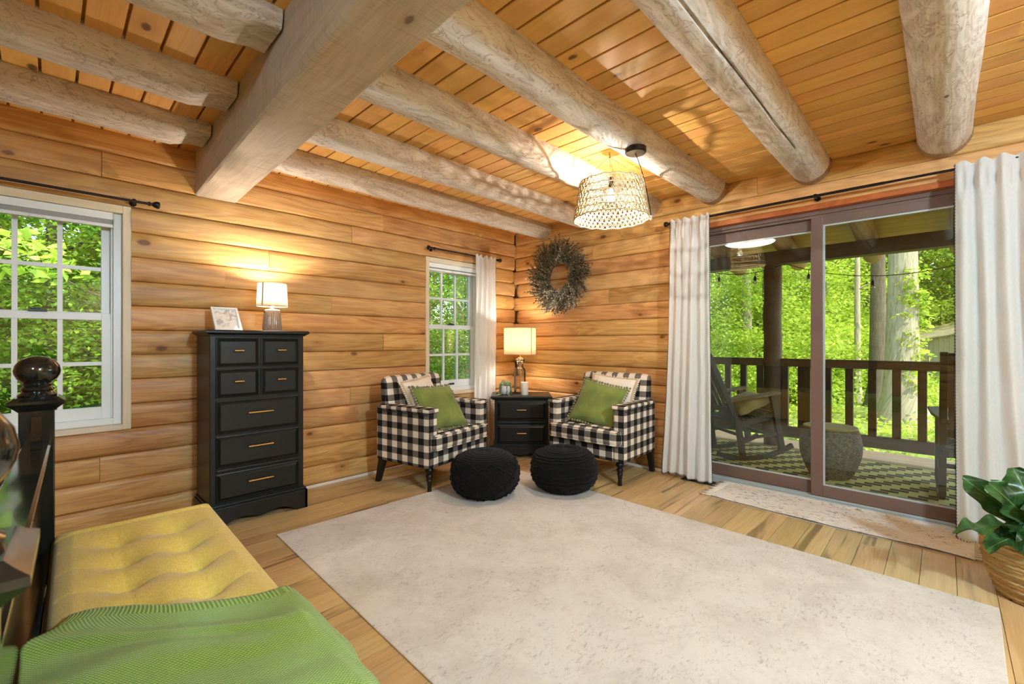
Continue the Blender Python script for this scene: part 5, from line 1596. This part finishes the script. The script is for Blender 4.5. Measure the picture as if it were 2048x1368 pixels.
north_spots = [(-3.2, 9.6, .8), (-1.4, 8.3, .62), (.0, 9.8, .75), (1.0, 8.4, .6), (2.2, 9.8, .8), (-2.0, 12.0, 1.), (.6, 12.4, 1.), (3.4, 12.5, 1.), (-4.8, 12.8, 1.1), (-6.5, 10.2, .9), (5.2, 8.0, .62), (6.6, 9.3, .72), (8.0, 8.2, .66), (9.8, 9.5, .8), (7.4, 11.8, .95), (10.5, 13.0, 1.1), (13., 11.5, 1.), (5.0, 14.5, 1.2), (-.8, 16., 1.3), (3., 17., 1.4), (8., 17., 1.3), (12., 17., 1.4), (-6., 16.5, 1.4), (16., 16., 1.3)]
place(tN, north_spots)
# the single trunks one can pick out
def lone(name, label, x, y, h, r, bark, seed, lean=.02, br=3):
    t = thing(name, label, 'tree', (x, y, gnd(x, y)-.1), 0); obj('trunk', trunk_mb(h, r, seed, lean, br, .7), bark, t, smooth=60); return t
big = lone('beech_tree', 'big pale furrowed tree trunk with creeper, nearest the shed', 14.4, .72, 13, .36, M['barkpale'], 41, .0)
cs = [(.34*math.cos(a), .34*math.sin(a), z) for a, z in [(rr.uniform(3.2, 5.6), rr.uniform(1.0, 3.8)) for _ in range(40)]]
cr = leaf_cloud('creeper', M['leafE'], cs, 24, .22, .11, 77); cr.parent = big
lone('beech_tree', 'grey tree trunk just behind the big creeper covered trunk', 17.2, 1.42, 13, .23, M['barkdark'], 42, .0)
lone('slim_tree', 'slim straight grey tree trunk in the middle of the woods beyond the railing', 18.2, 2.02, 12, .10, M['barkpale'], 43, .0)
lone('slim_tree', 'pale tree trunk standing behind the slatted rocking chair', 17.4, 5.1, 12, .20, M['barkpale'], 44, .005)
lone('slim_tree', 'thin dark tree trunk beyond the curtain by the fixed door pane', 16.4, 6.1, 12, .09, M['barkdark'], 45, .02)
lone('slim_tree', 'thin dark tree trunk near the roof of the wooden shed', 27., 1.5, 13, .14, M['barkdark'], 46, .01)
lone('slim_tree', 'dark tree trunk on the bank outside the window behind the bedpost', .62, 9.0, 10, .10, M['barkdark'], 47, .01)
# undergrowth
def scatter(xa, xb, ya, yb, n, seed, keep=lambda x, y: True):
    g = random.Random(seed); out = []
    while len(out) < n:
        x, y = g.uniform(xa, xb), g.uniform(ya, yb)
        if keep(x, y): out.append((x, y, gnd(x, y) + g.uniform(.0, .35)))
    return out
u = leaf_cloud('undergrowth', M['leafE'], scatter(9.0, 30, -4, 13, 900, 5, lambda x, y: y < .85*x - .5 and y > -.3*x + 1), 52, .5, .10, 51)
tag(u, 'low leafy green undergrowth covering the woodland floor beyond the porch', 'undergrowth', kind='stuff')
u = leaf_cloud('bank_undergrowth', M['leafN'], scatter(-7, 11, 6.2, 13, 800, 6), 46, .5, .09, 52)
tag(u, 'low leafy undergrowth on the bank outside the log wall windows', 'undergrowth', kind='stuff')
# bushes between the trees
bE = thing('woodland_bush', 'leafy bush among the trees beyond the porch', 'bush', (0,0,0), 0, 'bushes beyond the porch')
o = leaf_cloud('foliage', M['leafE'], [(rng.uniform(-1,1)*.9, rng.uniform(-1,1)*.9, rng.uniform(.1,1.9)) for _ in range(70)], 80, .55, .11, 61); o.parent = bE
m = MB()
for k in range(7): a = k*.9; m.tube([(0,0,0),(.3*math.cos(a),.3*math.sin(a),.8),(.6*math.cos(a),.6*math.sin(a),1.6)], [.02,.014,.006], 5)
obj('stems', m, M['barkdark'], bE)
bs = [(13.0, 4.4, .8), (15.0, 5.6, 1.1), (17., 3.2, 1.1), (19., 6.6, 1.3), (21., 3., 1.4), (22., 2.7, 1.2), (24., 5.5, 1.5), (26., 3.3, 1.4), (29., 3.8, 1.7), (15.6, 8.8, 1.3), (27., 8.5, 1.7), (12.3, 6.9, .8), (18.2, 2.9, .9), (38., .8, 1.8), (20., 11., 1.5), (36., 3.4, 1.8), (33., 5.4, 1.9)]
for i, (x, y, s) in enumerate(bs):
    if i == 0: bE.location = (x, y, gnd(x, y)-.05); bE.scale = (s,)*3
    else: dup(bE, (x, y, gnd(x, y)-.05), rr.uniform(0, 6.28), scale=s)
# sunlit maple sprays close to the window behind the bedpost
M['leafBright'] = leaf_mat('bright_maple_leaf', ['A2CC3A', 'C6E45A', 'E0F48A'], .45, .45, .3)
sp = thing('maple_spray', 'bright yellow green maple branch close outside the window behind the bedpost', 'branch', (-.45, 6.3, 2.15))
m = MB(); m.tube([(-.9,.3,.25),(-.4,.1,.12),(0,0,.0),(.5,-.1,-.22)], [.016,.012,.008,.003], 6); m.tube([(-.7,.2,.2),(-.2,.0,-.25),(.35,-.05,-.42)], [.01,.006,.002], 5); obj('twig', m, M['barkdark'], sp)
cs = [(rng.uniform(-.7,.55), rng.uniform(-.3,.3), 0) for _ in range(16)]; cs = [(x, y, -.15*x - .05 + rng.uniform(-.22,.18)) for x, y, _ in cs]
o = leaf_cloud('leaves', M['leafBright'], cs, 20, .22, .115, 71); o.parent = sp
# shed
t = thing('wooden_shed', 'small weathered board shed with a tin roof among the trees', 'shed', (32.6, 1.0, gnd(32.6, 1.0)), R(-8))
m = MB(); y = -2.2
rr2 = random.Random(3)
while y < 1.0: m.box((0, y, 0), (.05, y+.19, 1.75 + .62*(1-(y+2.2)/3.2)), 2, rr2.random()); y += .20
m.box((.05, -2.2, 0), (3.2, 1.0, 1.7), 2); obj('board_wall', m, M['shed'], t)
m = MB(); vs = [(-.35, 1.45, 1.58), (-.35, -2.5, 2.50), (3.6, -2.5, 3.30), (3.6, 1.45, 2.38)]; vs += [(a,b,c+.06) for a,b,c in vs]
m.add(vs, [(0,1,2,3),(7,6,5,4),(0,4,5,1),(1,5,6,2),(2,6,7,3),(3,7,4,0)]); obj('roof', m, plain('rusty_tin', 'D8BC9C', .6, var=.2, scale=3), t)
m = MB(); m.tube([(-.25, -.05, .05), (-.08, .55, 2.0)], .03, 6); tag(obj('leaning_pole', m, M['trimwood'], None, (32.6, 1.0, gnd(32.6, 1.0)), (0,0,R(-8))), 'pale pole leaning against the wooden shed', 'pole')

# ================================================================== light, camera
w = bpy.data.worlds.new('sky'); SC.world = w; w.use_nodes = True
nt = w.node_tree; nt.nodes.clear()
sk = nt.nodes.new('ShaderNodeTexSky'); sk.sky_type = 'NISHITA'; sk.sun_disc = False; sk.sun_elevation = R(52); sk.sun_rotation = R(150); sk.altitude = 200; sk.air_density = 1.; sk.dust_density = 1.5
bg = nt.nodes.new('ShaderNodeBackground'); bg.inputs['Strength'].default_value = SKY; ow = nt.nodes.new('ShaderNodeOutputWorld')
nt.links.new(sk.outputs[0], bg.inputs[0]); nt.links.new(bg.outputs[0], ow.inputs[0])
sun = bpy.data.lights.new('sun', 'SUN'); sun.energy = SUN; sun.angle = R(.6); sun.color = (1., .95, .84)
so = bpy.data.objects.new('sun', sun); COL.objects.link(so); so.location = (10, -10, 20)
so.rotation_euler = Vector((-.30, -.47, .84)).to_track_quat('Z', 'Y').to_euler()

cam = bpy.data.cameras.new('camera'); co = bpy.data.objects.new('camera', cam); COL.objects.link(co)
co.location = (0, 0, 1.22); cam.sensor_width = 36; cam.lens = 893/2048*36; cam.clip_start = .05; cam.clip_end = 300
co.rotation_euler = (PI/2, 0, R(44.05) - PI/2)
cam.dof.use_dof = True; cam.dof.focus_distance = 4.2; cam.dof.aperture_fstop = 5.6
SC.camera = co
vs_ = SC.view_settings; vs_.view_transform = 'Standard'; vs_.look = 'None'; vs_.exposure = EXPO; vs_.gamma = 1.; vs_.use_curve_mapping = False
cy = SC.cycles; cy.use_denoising = True; cy.max_bounces = 10; cy.diffuse_bounces = 5; cy.glossy_bounces = 4; cy.transmission_bounces = 8; cy.transparent_max_bounces = 16
cy.sample_clamp_indirect = 6.; cy.caustics_reflective = False; cy.caustics_refractive = False
